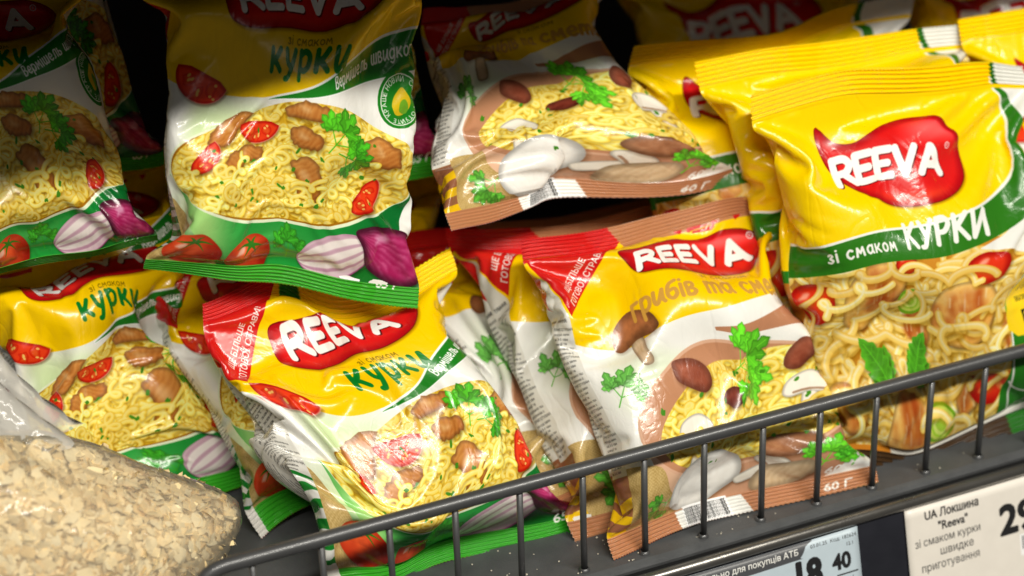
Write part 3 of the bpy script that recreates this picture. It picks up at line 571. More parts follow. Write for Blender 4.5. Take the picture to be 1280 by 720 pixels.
# ---------------------------------------------------------------- film: a sealed pillow pouch blown up round its block of noodles
def simulate(W, H, seal, nu, nv, seed, block, air=.25, steps=420, thick=2.05, dent=.75, narrow=.026):
    """returns front and back sheets (nv+1, nu+1, 3); x right, y down from the top left corner, z out of the front"""
    rng = np.random.default_rng(seed); dx, dy = W / nu, H / nv
    X, Y = np.meshgrid(np.linspace(0, W, nu + 1), np.linspace(0, H, nv + 1))
    P = np.zeros((2, nv + 1, nu + 1, 3)); P[..., 0] = X; P[..., 1] = Y
    lump = vnoise(nv + 1, nu + 1, 9, rng, 2) - .5
    prof = np.sqrt(np.clip(np.sin(np.pi * X / W), 0, 1)) * smoothstep(seal, seal + 2.5, Y) * smoothstep(H - seal, H - seal - 2.5, Y)
    P[0, ..., 2] = prof * (.5 + .5 * lump); P[1, ..., 2] = -prof * (.5 + .5 * lump.T.mean())
    P[..., 2] += .02 * rng.normal(size=P.shape[:3])
    V = np.zeros_like(P); sw = (Y < seal + .01) | (Y > H - seal - .01); sw[:, 0] = sw[:, -1] = True
    bx, by, bw, bh, bt = block; e = 5.0
    dd = math.hypot(dx, dy)
    def con(P, a, b, L, k, only=0):
        d = P[b] - P[a]; n = np.sqrt((d * d).sum(-1, keepdims=True)) + 1e-9; c = (n - L) / n * .5 * k
        if only > 0: c = np.maximum(c, 0)
        if only < 0: c = np.minimum(c, 0)
        c = d * c; P[a] += c; P[b] -= c
    sl = slice
    H0 = [((sl(None), sl(None), sl(o, nu, 2)), (sl(None), sl(None), sl(o + 1, nu + 1, 2))) for o in (0, 1)]
    V0 = [((sl(None), sl(o, nv, 2)), (sl(None), sl(o + 1, nv + 1, 2))) for o in (0, 1)]
    D0 = [((sl(None), sl(o, nv, 2), sl(0, nu)), (sl(None), sl(o + 1, nv + 1, 2), sl(1, nu + 1))) for o in (0, 1)] + [((sl(None), sl(o, nv, 2), sl(1, nu + 1)), (sl(None), sl(o + 1, nv + 1, 2), sl(0, nu))) for o in (0, 1)]
    B0 = [((sl(None), sl(None), sl(0, nu - 1)), (sl(None), sl(None), sl(2, nu + 1)), 2 * dx), ((sl(None), sl(0, nv - 1)), (sl(None), sl(2, nv + 1)), 2 * dy)]
    dt = .05
    push = (vnoise(nv + 1, nu + 1, 16, rng, 2) - .5) * 2; push2 = (vnoise(nv + 1, nu + 1, 16, rng, 2) - .5) * 2
    squash = 1 - narrow * smoothstep(0, 250, np.arange(steps))
    for it in range(steps):
        g = min(it / 120, 1); fin = it > steps * .75
        Q = P + V * dt
        du = np.gradient(P, axis=2); dv = np.gradient(P, axis=1)
        n = np.cross(dv, du); n[1] *= -1; n /= np.linalg.norm(n, axis=-1, keepdims=True) + 1e-9
        n = -n
        # front normals point to +z, back normals to -z
        mt = (P[0, ..., 2] - P[1, ..., 2]).mean(); pr = air * g * np.clip((thick - mt) / thick * 6, -1, 1)
        pr = pr + air * g * dent * np.stack([push, push2])[..., None]
        Q += n * pr * dt * dt * 6 * (~sw)[None, :, :, None]
        for _ in range(3):
            for a, b in H0: 
                con(Q, a, b, dx, 1.0)
            for a, b in V0: con(Q, a, b, dy, 1.0)
            for k, (a, b) in enumerate(D0): con(Q, a, b, dd, .35)
            for a, b, L in B0: 
                d = Q[b] - Q[a]; nn = np.sqrt((d * d).sum(-1, keepdims=True)) + 1e-9; c = d * (nn - L) / nn * .04; Q[a] += c; Q[b] -= c
            # the block inside keeps the film outside a rounded box
            px, py, pz = (Q[..., 0] - bx) / bw, (Q[..., 1] - by) / bh, Q[..., 2] / bt
            f = (np.abs(px) ** e + np.abs(py) ** e) ** (1 / e)
            hgt = bt * np.sqrt(np.clip(1 - np.clip(f, 0, 1) ** 2.8, 0, 1)) * g
            Q[0, ..., 2] = np.maximum(Q[0, ..., 2], hgt[0] * .999); Q[1, ..., 2] = np.minimum(Q[1, ..., 2], -hgt[1] * .999)
            m = (Q[0] + Q[1]) * .5
            Q[:, sw] = m[sw]
            # handling has pushed the seals a little narrower and closer than flat: the slack film buckles
            q = squash[it]; lim = W / 2 * q
            for r in (sl(0, 2), sl(nv - 1, nv + 1)): Q[:, r, :, 0] = W / 2 + np.clip(Q[:, r, :, 0] - W / 2, -lim, lim)
            k = H / 2 * (1 - (1 - q) * .8); Q[:, :, :, 1] = H / 2 + np.clip(Q[:, :, :, 1] - H / 2, -k, k)
        V = (Q - P) / dt * (.93 if not fin else .7); P = Q
    return P

def upsample(A, k):
    """Catmull-Rom along both grid axes"""
    for ax in (0, 1):
        A = np.moveaxis(A, ax, 0); n = len(A) - 1; t = np.arange(n * k + 1) / k; i = np.minimum(t.astype(int), n - 1); f = (t - i)[:, None, None]
        E = np.concatenate([2 * A[:1] - A[1:2], A, 2 * A[-1:] - A[-2:-1]]); a, b, c, d = E[i], E[i + 1], E[i + 2], E[i + 3]
        A = .5 * (2 * b + (c - a) * f + (2 * a - 5 * b + 4 * c - d) * f ** 2 + (3 * b - a - 3 * c + d) * f ** 3); A = np.moveaxis(A, 0, ax)
    return A

VARIANTS = {'s1': (13, 15, 1.0, 76, 88, 3, (6.5, 8.1, 5.2, 4.7, 1.35)), 's2': (13, 15, 1.0, 76, 88, 11, (6.4, 8.0, 5.2, 4.8, 1.3)),
            's4': (13, 15, 1.0, 76, 88, 41, (6.5, 8.2, 5.2, 4.9, 1.4)), 's3': (13, 15, 1.0, 76, 88, 29, (6.6, 8.3, 5.2, 4.7, 1.35)), 'l1': (14.8, 18.5, 1.2, 76, 92, 5, (7.4, 10.8, 5.8, 5.6, 1.7)), 'l2': (14.8, 18.5, 1.2, 76, 92, 17, (7.4, 11.0, 5.7, 5.6, 1.6))}
def sims(names):
    return {k: simulate(*VARIANTS[k], thick=2.05 if k[0] == 's' else 2.6, dent={'s4': .22, 'l1': .32}.get(k, .6), narrow=.014 if k in ('s4', 'l1') else .024) for k in names}

class Warp:
    """smooth map from the flat packet (x right, y down) to where its middle sheet lies in the world: thin plate spline"""
    def __init__(s, xy, Q, lam=.3):
        s.xy = np.asarray(xy, float); n = len(s.xy); K = s.U(s.xy) + lam * np.eye(n) * 10
        P = np.concatenate([np.ones((n, 1)), s.xy], 1); A = np.zeros((n + 3, n + 3)); A[:n, :n] = K; A[:n, n:] = P; A[n:, :n] = P.T
        s.w = np.linalg.lstsq(A, np.concatenate([np.asarray(Q, float), np.zeros((3, 3))]), rcond=None)[0]
    def U(s, p):
        r2 = ((p[..., None, :] - s.xy) ** 2).sum(-1); return r2 * np.log(r2 + 1e-9) * .5
    def __call__(s, p):
        p = np.asarray(p, float); return s.U(p) @ s.w[:-3] + np.concatenate([np.ones(p.shape[:-1] + (1,)), p], -1) @ s.w[-3:]
    def full(s, A):
        """A (..., 3): x, y, and z out of the front"""
        p = A[..., :2]; e = .02; S = s(p); du = s(p + [e, 0]) - S; dv = s(p + [0, e]) - S
        n = np.cross(dv, du); n /= np.linalg.norm(n, axis=-1, keepdims=True); return S + n * A[..., 2:]

# where each packet lies: points of its flat sheet (cm) and their place in the world (cm)
CTRL = {
 'mushroom_front': [(0.156, 0.776, 13.415, 9.504, 12.018), (12.844, 1.246, 27.154, 9.446, 10.859), (0.156, 14.253, 13.508, 0.07, 0.098), (12.844, 14.265, 27.484, -0.041, 0.226), (4.521, 2.507, 18.062, 8.353, 10.284), (11.189, 3.434, 25.416, 8.546, 10.283), (7.828, 3.4, 21.104, 8.239, 9.599), (4.544, 5.068, 17.111, 7.097, 8.422), (11.028, 4.736, 24.236, 6.718, 7.001), (3.892, 6.56, 16.861, 5.431, 6.204), (5.027, 8.094, 19.602, 4.35, 5.888), (10.493, 7.677, 25.347, 4.387, 5.389), (1.644, 4.248, 14.441, 7.162, 8.854), (8.154, 8.022, 21.317, 4.623, 5.034), (7.851, 11.879, 19.561, 2.424, 1.785), (2.078, 8.117, 15.396, 4.404, 5.299)],
 'mushroom_second': [(0.16, 0.886, 11.802, 15.004, 10.571), (12.844, 0.778, 25.978, 14.997, 9.512), (0.156, 14.087, 12.587, 1.977, 0.101), (12.844, 13.831, 26.487, 2, 0.105), (2.26, 7.877, 13.826, 8.103, 4.592), (1.69, 4.158, 13.038, 11.463, 7.642)],
 'mushroom_third': [(0.161, 0.77, 11.126, 18.974, 8.7), (12.844, 0.884, 25.754, 18.993, 7.57), (0.156, 14.094, 11.698, 3.698, 0.106), (12.81, 14.249, 25.67, 3.595, 0.105), (1.82, 5.232, 10.587, 14.312, 5.979), (1.354, 8.516, 10.824, 10.185, 3.659)],
 'chicken_front': [(0.161, 0.77, -1.068, 11.922, 10.951), (12.844, 0.884, 10.931, 12.011, 11.135), (0.156, 14.094, 1.139, 2.517, -0.054), (12.81, 14.249, 13.74, 3.097, 0.19), (7.083, 2.784, 4.175, 10.509, 8.194), (3.8, 3.308, 1.634, 10.34, 8.537), (10.491, 2.253, 7.708, 10.772, 8.705), (3.984, 1.857, 2.531, 11.893, 11.12), (1.72, 4.47, -0.299, 9.491, 7.678), (1.487, 8.041, -0.399, 7.743, 6.777), (0.521, 10.796, 0.952, 5.716, 4.987), (7.777, 4.799, 5.892, 8.583, 6.436), (6.195, 6.142, 5.288, 7.564, 5.837), (8.383, 9.486, 8.582, 5.428, 3.51), (11.228, 10.284, 10.669, 5.798, 3.573), (3.112, 8.537, 3.434, 4.997, 2.851), (5.864, 7.234, 5.45, 6.546, 4.631), (7.398, 11.874, 6.067, 4.771, 1.731), (11.841, 12.571, 12.358, 3.809, 0.945)],
 'chicken_second': [(0.156, 0.776, -1.884, 18.468, 10.02), (12.844, 1.246, 10.302, 18.49, 9.533), (0.156, 14.253, -0.366, 8.731, 0.012), (12.844, 14.265, 11.876, 8.866, 0.096), (2.31, 3.876, -1.746, 16.967, 7.92), (1.162, 8.083, -0.997, 13.433, 4.944), (1.213, 11.975, -0.586, 11.157, 2.843)],
 'chicken_low_left': [(0.16, 0.886, -11.483, 20.016, 12.057), (12.844, 0.778, 0.727, 19.982, 11.903), (0.156, 14.087, -9.098, 12.753, 0.29), (12.844, 13.831, 3.333, 13.182, 0.326), (2.13, 4.967, -8.712, 17.365, 7.816), (7.057, 4.491, -4.752, 18.49, 9.006), (4.806, 6.908, -5.87, 16.692, 6.38), (2.076, 8.345, -8.309, 16.025, 5.48), (7.263, 9.043, -2.157, 15.478, 4.919), (8.595, 7.724, -3.323, 16.776, 5.412), (6.902, 12.604, -2.316, 13.517, 1.506), (9.057, 12.206, -1.194, 13.977, 1.516), (6.584, 11.394, -5.661, 15.345, 2.556)],
 'chicken_hero': [(0.096, 0.626, -1.637, 14.491, 25.985), (12.904, 0.721, 12.431, 13.984, 25.211), (0.091, 14.271, -3.932, 10.042, 14.003), (12.909, 14.439, 8.045, 9.018, 10.008), (7.347, 3.725, 4.977, 13.458, 22.508), (3.26, 2.899, 1.7, 13.876, 24.238), (10.5, 2.92, 8.728, 13.786, 23.516), (7.053, 4.665, 3.916, 13.17, 21.257), (2.135, 4.95, 0.024, 12.459, 21.272), (4.3, 8.397, 0.841, 11.773, 18.169), (7.628, 9.408, 3.761, 11.341, 16.573), (10.541, 10.057, 5.823, 11.347, 15.386), (6.731, 11.739, 2.124, 11.084, 15.192), (11.473, 5.936, 8.771, 12.104, 18.661), (1.754, 12.686, -1.694, 10.196, 14.803), (4.626, 12.963, 0.68, 10.056, 13.8), (9.105, 12.809, 4.692, 9.883, 12.728), (11.734, 12.357, 7.229, 9.899, 12.421), (1.024, 7.977, -1.982, 11.653, 19.251), (11.973, 8.312, 9.16, 11.222, 16.283)],
 'chicken_top_left': [(0.156, 0.776, -12.937, 19.99, 24.921), (12.844, 1.246, -3.112, 19.017, 25.961), (0.156, 14.253, -12.413, 15.01, 12.149), (12.844, 14.265, -2.214, 14.03, 13.174), (11.421, 5.93, -3.537, 17.11, 20.743), (9.041, 4.827, -6.347, 18.093, 21.866), (10.321, 10.122, -4.669, 16.191, 17.433), (7.497, 9.46, -6.839, 16.29, 17.366), (11.891, 9.281, -3.214, 15.202, 16.337), (9.055, 12.481, -5.013, 14.606, 14.101), (11.678, 12.398, -3.392, 14.724, 14.652), (4.599, 12.794, -8.527, 15.085, 13.901), (6.857, 12.621, -7.368, 15.216, 14.187)],
 'chicken_back_left': [(0.161, 0.77, -11.11, 25.998, 26.724), (12.844, 0.884, -0.722, 24.997, 27.863), (0.156, 14.094, -10.887, 21.001, 13.524), (12.81, 14.249, -0.34, 20.038, 14.277), (10.637, 10.287, -2.321, 21.857, 18.505), (11.652, 12.512, -1.033, 20.488, 15.792)],
 'chicken_under_left': [(0.156, 0.776, -11.15, 23.998, 13.552), (12.844, 1.246, 1.095, 24.002, 13.728), (0.156, 14.253, -8.784, 15.209, 1.504), (12.844, 14.265, 3.439, 15.064, 1.496)],
 'chicken_behind_hero': [(0.156, 0.776, 0.868, 21.997, 25.379), (12.844, 1.246, 13.283, 22.003, 25.803), (0.156, 14.253, 0.554, 18.003, 12.043), (12.844, 14.265, 12.939, 16.997, 12.509)],
 'chicken_dark_gap': [(0.16, 0.886, 1.262, 23.004, 9.79), (12.844, 0.778, 14.569, 22.996, 9.74), (0.156, 14.087, 0.922, 10.563, 0.503), (12.844, 13.831, 11.762, 10.627, 0.497)],
 'mushroom_lying': [(0.161, 0.77, 13.514, 20.984, 19.533), (12.844, 0.884, 23.828, 20.001, 20.698), (0.156, 14.094, 10.189, 9.498, 13.473), (12.81, 14.249, 24.922, 10.036, 12.571), (8.624, 4.76, 17.224, 17.58, 16.885), (8.543, 8.009, 18.59, 14.841, 15.62), (2.519, 9.678, 12.131, 13.797, 15.031), (7.885, 12.247, 15.057, 13.43, 14.363), (5.786, 12.389, 16.01, 11.531, 14.121), (5.344, 8.171, 15.636, 15.124, 16.315), (10.985, 7.836, 20.793, 15.051, 15.748), (11.215, 12.537, 22.867, 10.745, 12.813), (4.081, 12.152, 13.345, 11.626, 13.687), (5.962, 12.37, 14.963, 11.444, 12.782), (9.613, 11.748, 21.146, 11.318, 13.161), (9.722, 12.655, 19.865, 11.271, 13.041)],
 'large_front': [(0.104, 0.908, 24.574, 7.998, 17.473), (14.696, 0.872, 39.686, 8.011, 16.093), (0.104, 17.522, 26.265, 1.587, 0.138), (14.696, 17.521, 40.508, 0.643, 0.11), (6.314, 4.747, 30.409, 7.03, 13.301), (7.999, 7.868, 32.047, 5.645, 9.767), (3.782, 8.378, 28.109, 5.712, 9.925), (1.523, 8.802, 25.239, 5.153, 9.234), (12.72, 4.649, 36.649, 6.979, 12.429), (12.456, 2.222, 37.854, 7.549, 15.576), (8.917, 11.755, 32.634, 4.096, 5.748), (4.739, 13.793, 29.476, 3.37, 4.331), (11.422, 11.536, 35.377, 4.398, 6.481), (5.245, 15.725, 29.803, 1.862, 0.855), (3.68, 1.106, 29.489, 7.949, 17.901), (8.982, 1.126, 35.11, 7.691, 17.022), (13.037, 5.31, 41.286, 5.77, 12.555), (12.633, 9.025, 39.329, 4.571, 8.239)],
 'large_second': [(0.178, 0.894, 23.757, 11.993, 17.937), (14.622, 0.994, 38.961, 11.965, 17.114), (0.178, 17.246, 24.976, 4.372, 1.001), (14.622, 17.173, 39.785, 3.514, 1), (12.648, 2.209, 36.602, 11.694, 16.482), (6.318, 4.23, 30.104, 10.643, 14.276), (4.131, 1.128, 27.813, 12.096, 17.849)],
 'large_third': [(0.104, 0.908, 22.529, 16.015, 17.622), (14.696, 0.872, 38.999, 15.944, 17.531), (0.104, 17.522, 22.732, 6.655, 1.495), (14.696, 17.521, 37.581, 5.656, 1.495), (3.627, 4.373, 24.929, 15.017, 14.883), (12.643, 1.72, 35.139, 16.118, 16.849), (5.057, 1.241, 29.399, 15.132, 17.037)],
 'large_dark_back': [(0.178, 0.894, 26.234, 26.999, 18.427), (14.622, 0.994, 43.01, 27.002, 17.992), (0.178, 17.246, 27.264, 20.002, -0.807), (14.622, 17.173, 44.687, 19.998, -1.617), (6.318, 4.23, 33.007, 25.688, 13.673)],
 'large_right_back': [(0.178, 0.894, 39.496, 18.981, 19.022), (14.622, 0.994, 56.673, 18.998, 18.684), (0.178, 17.246, 42.264, 14, -1.612), (14.622, 17.173, 60.445, 13.996, -2.588), (3.832, 3.988, 42.83, 18.645, 14.97)],
 'large_right_low': [(0.104, 0.908, 38.58, 12, 17.478), (14.696, 0.872, 53.782, 12.001, 17.402), (0.104, 17.522, 36.352, 0.58, 2.002), (14.696, 17.521, 50.687, -0.494, 1.998)],
}

# ---------------------------------------------------------------- objects
def mesh_obj(name, V, F, mat, parent=None, mw=None, smooth=True, uv=None, midx=None):
    """V in centimetres, world space (mw None) or already local to the parent frame"""
    me = bpy.data.meshes.new(name); V = np.asarray(V, float)
    me.from_pydata((V * U).tolist(), [], F if isinstance(F, list) else F.tolist())
    for m in (mat if isinstance(mat, (list, tuple)) else [mat]): me.materials.append(m)
    if smooth: me.shade_smooth()
    if uv is not None: me.uv_layers.new(name='print').data.foreach_set('uv', np.asarray(uv, np.float32).ravel())
    if midx is not None: me.polygons.foreach_set('material_index', midx)
    o = bpy.data.objects.new(name, me); COL.objects.link(o)
    if parent is not None: o.parent = parent
    return o
def empty(name, loc, rot=None):
    o = bpy.data.objects.new(name, None); COL.objects.link(o); o.empty_display_size = .02
    M = Matrix.Translation(Vector(loc) * U)
    if rot is not None: M = M @ rot.to_4x4()
    o.matrix_world = M; return o
def tag(o, label=None, cat=None, group=None, kind=None):
    if label: o['label'] = label
    if cat: o['category'] = cat
    if group: o['group'] = group
    if kind: o['kind'] = kind
    return o
def box(x0, y0, z0, x1, y1, z1, bevel=0.0, seg=2):
    bm = bmesh.new(); bmesh.ops.create_cube(bm, size=1)
    for v in bm.verts: v.co = Vector(((x0 + x1) / 2 + v.co.x * (x1 - x0), (y0 + y1) / 2 + v.co.y * (y1 - y0), (z0 + z1) / 2 + v.co.z * (z1 - z0)))
    if bevel: bmesh.ops.bevel(bm, geom=bm.edges[:], offset=bevel, segments=seg, profile=.5, affect='EDGES')
    V = np.array([v.co[:] for v in bm.verts]); F = [[v.index for v in f.verts] for f in bm.faces]; bm.free(); return V, F
def tube(pts, rad, n=14, cap=True):
    p = np.asarray(pts, float); t = np.gradient(p, axis=0); t /= np.linalg.norm(t, axis=1, keepdims=True); rad = np.broadcast_to(rad, len(p))
    up = np.array([0, 0, 1.]) if abs(t[0][2]) < .9 else np.array([0, 1., 0]); V = []
    for q, d, r in zip(p, t, rad):
        a = np.cross(d, up); a /= np.linalg.norm(a); b = np.cross(a, d); up = b if abs((b * d).sum()) < .9 else up
        an = np.arange(n) / n * 2 * np.pi; V.append(q + r * (np.outer(np.cos(an), a) + np.outer(np.sin(an), b)))
    V = np.concatenate(V); F = [[i * n + k, i * n + (k + 1) % n, (i + 1) * n + (k + 1) % n, (i + 1) * n + k] for i in range(len(p) - 1) for k in range(n)]
    if cap: F += [list(range(n))[::-1], [(len(p) - 1) * n + k for k in range(n)]]
    return V, F
def profile_x(prof, x0, x1):
    """a (y, z) outline run along x"""
    n = len(prof); V = [(x, y, z) for x in (x0, x1) for y, z in prof]
    return V, [[k, (k + 1) % n, n + (k + 1) % n, n + k] for k in range(n)] + [list(range(n))[::-1], [n + k for k in range(n)]]

# ---- materials
def mat(name, col=(.5, .5, .5), rough=.5, metal=0.0, bump=0.0, scale=200, vary=0.0, coat=0.0):
    m = bpy.data.materials.new(name); m.use_nodes = True; nt = m.node_tree; b = nt.nodes['Principled BSDF']
    b.inputs['Base Color'].default_value = (*col, 1); b.inputs['Roughness'].default_value = rough; b.inputs['Metallic'].default_value = metal
    if coat: b.inputs['Coat Weight'].default_value = coat; b.inputs['Coat Roughness'].default_value = .1
    tc = nt.nodes.new('ShaderNodeTexCoord'); n = nt.nodes.new('ShaderNodeTexNoise'); n.inputs['Scale'].default_value = scale; n.inputs['Detail'].default_value = 5
    nt.links.new(tc.outputs['Object'], n.inputs['Vector'])
    if vary:
        mr = nt.nodes.new('ShaderNodeMix'); mr.data_type = 'RGBA'; mr.inputs[6].default_value = (*[c * (1 - vary) for c in col], 1); mr.inputs[7].default_value = (*[min(c * (1 + vary), 1) for c in col], 1)
        n2 = nt.nodes.new('ShaderNodeTexNoise'); n2.inputs['Scale'].default_value = scale * .12; n2.inputs['Detail'].default_value = 8; nt.links.new(tc.outputs['Object'], n2.inputs['Vector'])
        nt.links.new(n2.outputs['Fac'], mr.inputs[0]); nt.links.new(mr.outputs[2], b.inputs['Base Color'])
        ra = nt.nodes.new('ShaderNodeMapRange'); ra.inputs[3].default_value = rough * .75; ra.inputs[4].default_value = min(rough * 1.35, 1); nt.links.new(n2.outputs['Fac'], ra.inputs[0]); nt.links.new(ra.outputs[0], b.inputs['Roughness'])
    if bump:
        bp = nt.nodes.new('ShaderNodeBump'); bp.inputs['Strength'].default_value = bump; bp.inputs['Distance'].default_value = .0006; nt.links.new(n.outputs['Fac'], bp.inputs['Height']); nt.links.new(bp.outputs[0], b.inputs['Normal'])
    return m
def film_mat(name, image, rough=.22):
    m = bpy.data.materials.new(name); m.use_nodes = True; nt = m.node_tree; b = nt.nodes['Principled BSDF']
    im = nt.nodes.new('ShaderNodeTexImage'); im.image = image; im.interpolation = 'Cubic'; uv = nt.nodes.new('ShaderNodeUVMap'); uv.uv_map = 'print'
    nt.links.new(uv.outputs[0], im.inputs[0]); nt.links.new(im.outputs[0], b.inputs['Base Color'])
    b.inputs['Roughness'].default_value = rough; b.inputs['Specular IOR Level'].default_value = .42; b.inputs['Coat Weight'].default_value = .12; b.inputs['Coat Roughness'].default_value = .05
    # fine crinkle of the film: two layers of warped noise, stretched differently
    tc = nt.nodes.new('ShaderNodeTexCoord'); mp = nt.nodes.new('ShaderNodeMapping'); mp.inputs['Scale'].default_value = (1, .55, 1); mp.inputs['Rotation'].default_value = (0, 0, .6)
    n1 = nt.nodes.new('ShaderNodeTexNoise'); n1.inputs['Scale'].default_value = 55; n1.inputs['Detail'].default_value = 3; n1.inputs['Distortion'].default_value = 1.4
    v = nt.nodes.new('ShaderNodeTexVoronoi'); v.feature = 'DISTANCE_TO_EDGE'; v.inputs['Scale'].default_value = 42
    nt.links.new(tc.outputs['Object'], mp.inputs[0]); nt.links.new(mp.outputs[0], n1.inputs['Vector'])
    ad = nt.nodes.new('ShaderNodeMixRGB'); ad.blend_type = 'ADD'; ad.inputs[0].default_value = .08; nt.links.new(mp.outputs[0], ad.inputs[1]); nt.links.new(n1.outputs['Color'], ad.inputs[2]); nt.links.new(ad.outputs[0], v.inputs['Vector'])
    mr = nt.nodes.new('ShaderNodeMapRange'); mr.inputs[2].default_value = .16; nt.links.new(v.outputs['Distance'], mr.inputs[0])
    b1 = nt.nodes.new('ShaderNodeBump'); b1.inputs['Strength'].default_value = .3; b1.inputs['Distance'].default_value = .0008; nt.links.new(n1.outputs['Fac'], b1.inputs['Height'])
    b2 = nt.nodes.new('ShaderNodeBump'); b2.inputs['Strength'].default_value = .16; b2.inputs['Distance'].default_value = .0003; nt.links.new(mr.outputs[0], b2.inputs['Height']); nt.links.new(b1.outputs[0], b2.inputs['Normal'])
    last = b2       # long thin creases: the zero lines of stretched noise
    for sc_, rot, dist in ((13, .4, .0007), (24, -1.0, .00045), (38, 1.7, .0003)):
        m2 = nt.nodes.new('ShaderNodeMapping'); m2.inputs['Scale'].default_value = (1, .4, 1); m2.inputs['Rotation'].default_value = (.3, .2, rot); nn = nt.nodes.new('ShaderNodeTexNoise'); nn.inputs['Scale'].default_value = sc_; nn.inputs['Detail'].default_value = 1.5; nn.inputs['Distortion'].default_value = .6
        nt.links.new(tc.outputs['Object'], m2.inputs[0]); nt.links.new(m2.outputs[0], nn.inputs['Vector']); a = nt.nodes.new('ShaderNodeMath'); a.operation = 'SUBTRACT'; a.inputs[1].default_value = .5; nt.links.new(nn.outputs['Fac'], a.inputs[0])
        a2 = nt.nodes.new('ShaderNodeMath'); a2.operation = 'ABSOLUTE'; nt.links.new(a.outputs[0], a2.inputs[0]); r_ = nt.nodes.new('ShaderNodeMapRange'); r_.inputs[2].default_value = .035; nt.links.new(a2.outputs[0], r_.inputs[0])
        bb = nt.nodes.new('ShaderNodeBump'); bb.inputs['Strength'].default_value = .38; bb.inputs['Distance'].default_value = dist; nt.links.new(r_.outputs[0], bb.inputs['Height']); nt.links.new(last.outputs[0], bb.inputs['Normal']); last = bb
    nt.links.new(last.outputs[0], b.inputs['Normal']); nt.links.new(last.outputs[0], b.inputs['Coat Normal']); return m

# ---- the shelf
tray_m = mat('grey tray plastic', (.080, .084, .088), .42, 0, .25, 900, .25); dark_m = mat('dark panel', (.035, .035, .037), .6, 0, .1, 300, .2)
wire_m = mat('grey coated wire', (.085, .087, .09), .38, .35, .12, 500, .18, .3); steel_m = mat('brushed rail', (.33, .32, .30), .28, .9, .1, 400, .15); navy_m = mat('holder backing', (.018, .019, .026), .35, 0, .1, 500, .3)
X0, X1 = -45, 75
V, F = profile_x([(-.35, 0), (50, 0), (50, -1.2), (-.15, -1.2), (-.30, -.9), (-.62, -.42), (-.64, -.26), (-.55, -.08)], X0, X1); tag(mesh_obj('shelf_tray', V, F, tray_m, smooth=False), kind='structure')
tag(mesh_obj('back_wall', *box(X0, 50, -4, X1, 51, 60, .2), dark_m, smooth=False), kind='structure')
up = empty('upper_shelf', (15, 25, 31)); tag(up, 'dark grey shelf above the packets, out of the light', 'shelf')
def kid(name, V, F, m, parent, smooth=True):
    V = np.asarray(V, float); M = np.array(parent.matrix_world.inverted()); return mesh_obj(name, (V * U @ M[:3, :3].T + M[:3, 3]) / U, F, m, parent, smooth=smooth)
bpy.context.view_layer.update()
kid('shelf_board', *box(X0, 1.5, 31, X1, 50, 32.6, .15), dark_m, up, False); kid('front_lip', *box(X0, .9, 30.6, X1, 1.48, 35, .15), tray_m, up, False)

# wire front: the top rod bends down at its left end; bars every 3 cm
wf = empty('wire_shelf_front', (14, 0, 0)); tag(wf, 'grey coated wire guard rail along the front edge of the tray', 'shelf guard')
bpy.context.view_layer.update()
XL = -5.55; bend = [(XL, 0, 0)] + [(XL, 0, 3.4)] + [(XL + 1.5 - 1.5 * math.cos(a), 0, 3.9 + 1.5 * math.sin(a)) for a in np.linspace(0, math.pi / 2, 9)] + [(x, 0, 5.4) for x in np.linspace(-2, 74, 60)]
kid('top_rod', *tube(bend, .325, 18), wire_m, wf)
bars = [3.0 * k for k in range(-1, 25)]; rg = random.Random(4)
for k, x in enumerate(bars):
    j = rg.uniform(-.05, .05); kid('bar', *tube([(x + j, .02, -.1), (x + j * .5, .02, 2), (x, .02, 5.25)], .152, 10), wire_m, wf)
    # the little weld collar in the tray
for k, x in enumerate(bars):
    bm = tube([(x, .02, 0.0), (x, .02, .10), (x, .02, .16)], [.27, .25, .17], 10, False); kid('weld', *bm, wire_m, wf)
# price holder: a round bead over a tilted channel
ph = empty('price_holder', (14, -1, -1)); tag(ph, 'steel edged price strip holding paper price tags under the wire rail', 'price rail'); bpy.context.view_layer.update()
an = np.linspace(0, 2 * np.pi, 20, endpoint=False)
kid('bead', *profile_x([(-.95 + .30 * math.cos(a), -.72 + .30 * math.sin(a)) for a in an], X0, X1), steel_m, ph)
SL = (3.33, .85)   # down the channel: z falls 3.33 while y comes forward .85
sl = np.array([0, -SL[1], -SL[0]]) / math.hypot(*SL); no = np.array([0, -SL[0], SL[1]]) / math.hypot(*SL)
p0 = np.array([0, -1.05, -1.0])
def on_channel(x, d, h=0.0): q = p0 + sl * d + no * h; return (x, q[1], q[2])
def slab(x0, x1, d0, d1, h0, h1):
    V = [on_channel(x, d, h) for h in (h0, h1) for x, d in ((x0, d0), (x1, d0), (x1, d1), (x0, d1))]
    return V, [[0, 1, 2, 3], [7, 6, 5, 4], [0, 4, 5, 1], [1, 5, 6, 2], [2, 6, 7, 3], [3, 7, 4, 0]]
kid('backing', *slab(X0, X1, -.1, 7.0, -.5, -.05), navy_m, ph, False); kid('lower_lip', *slab(X0, X1, 6.2, 6.9, .06, .2), steel_m, ph, False)

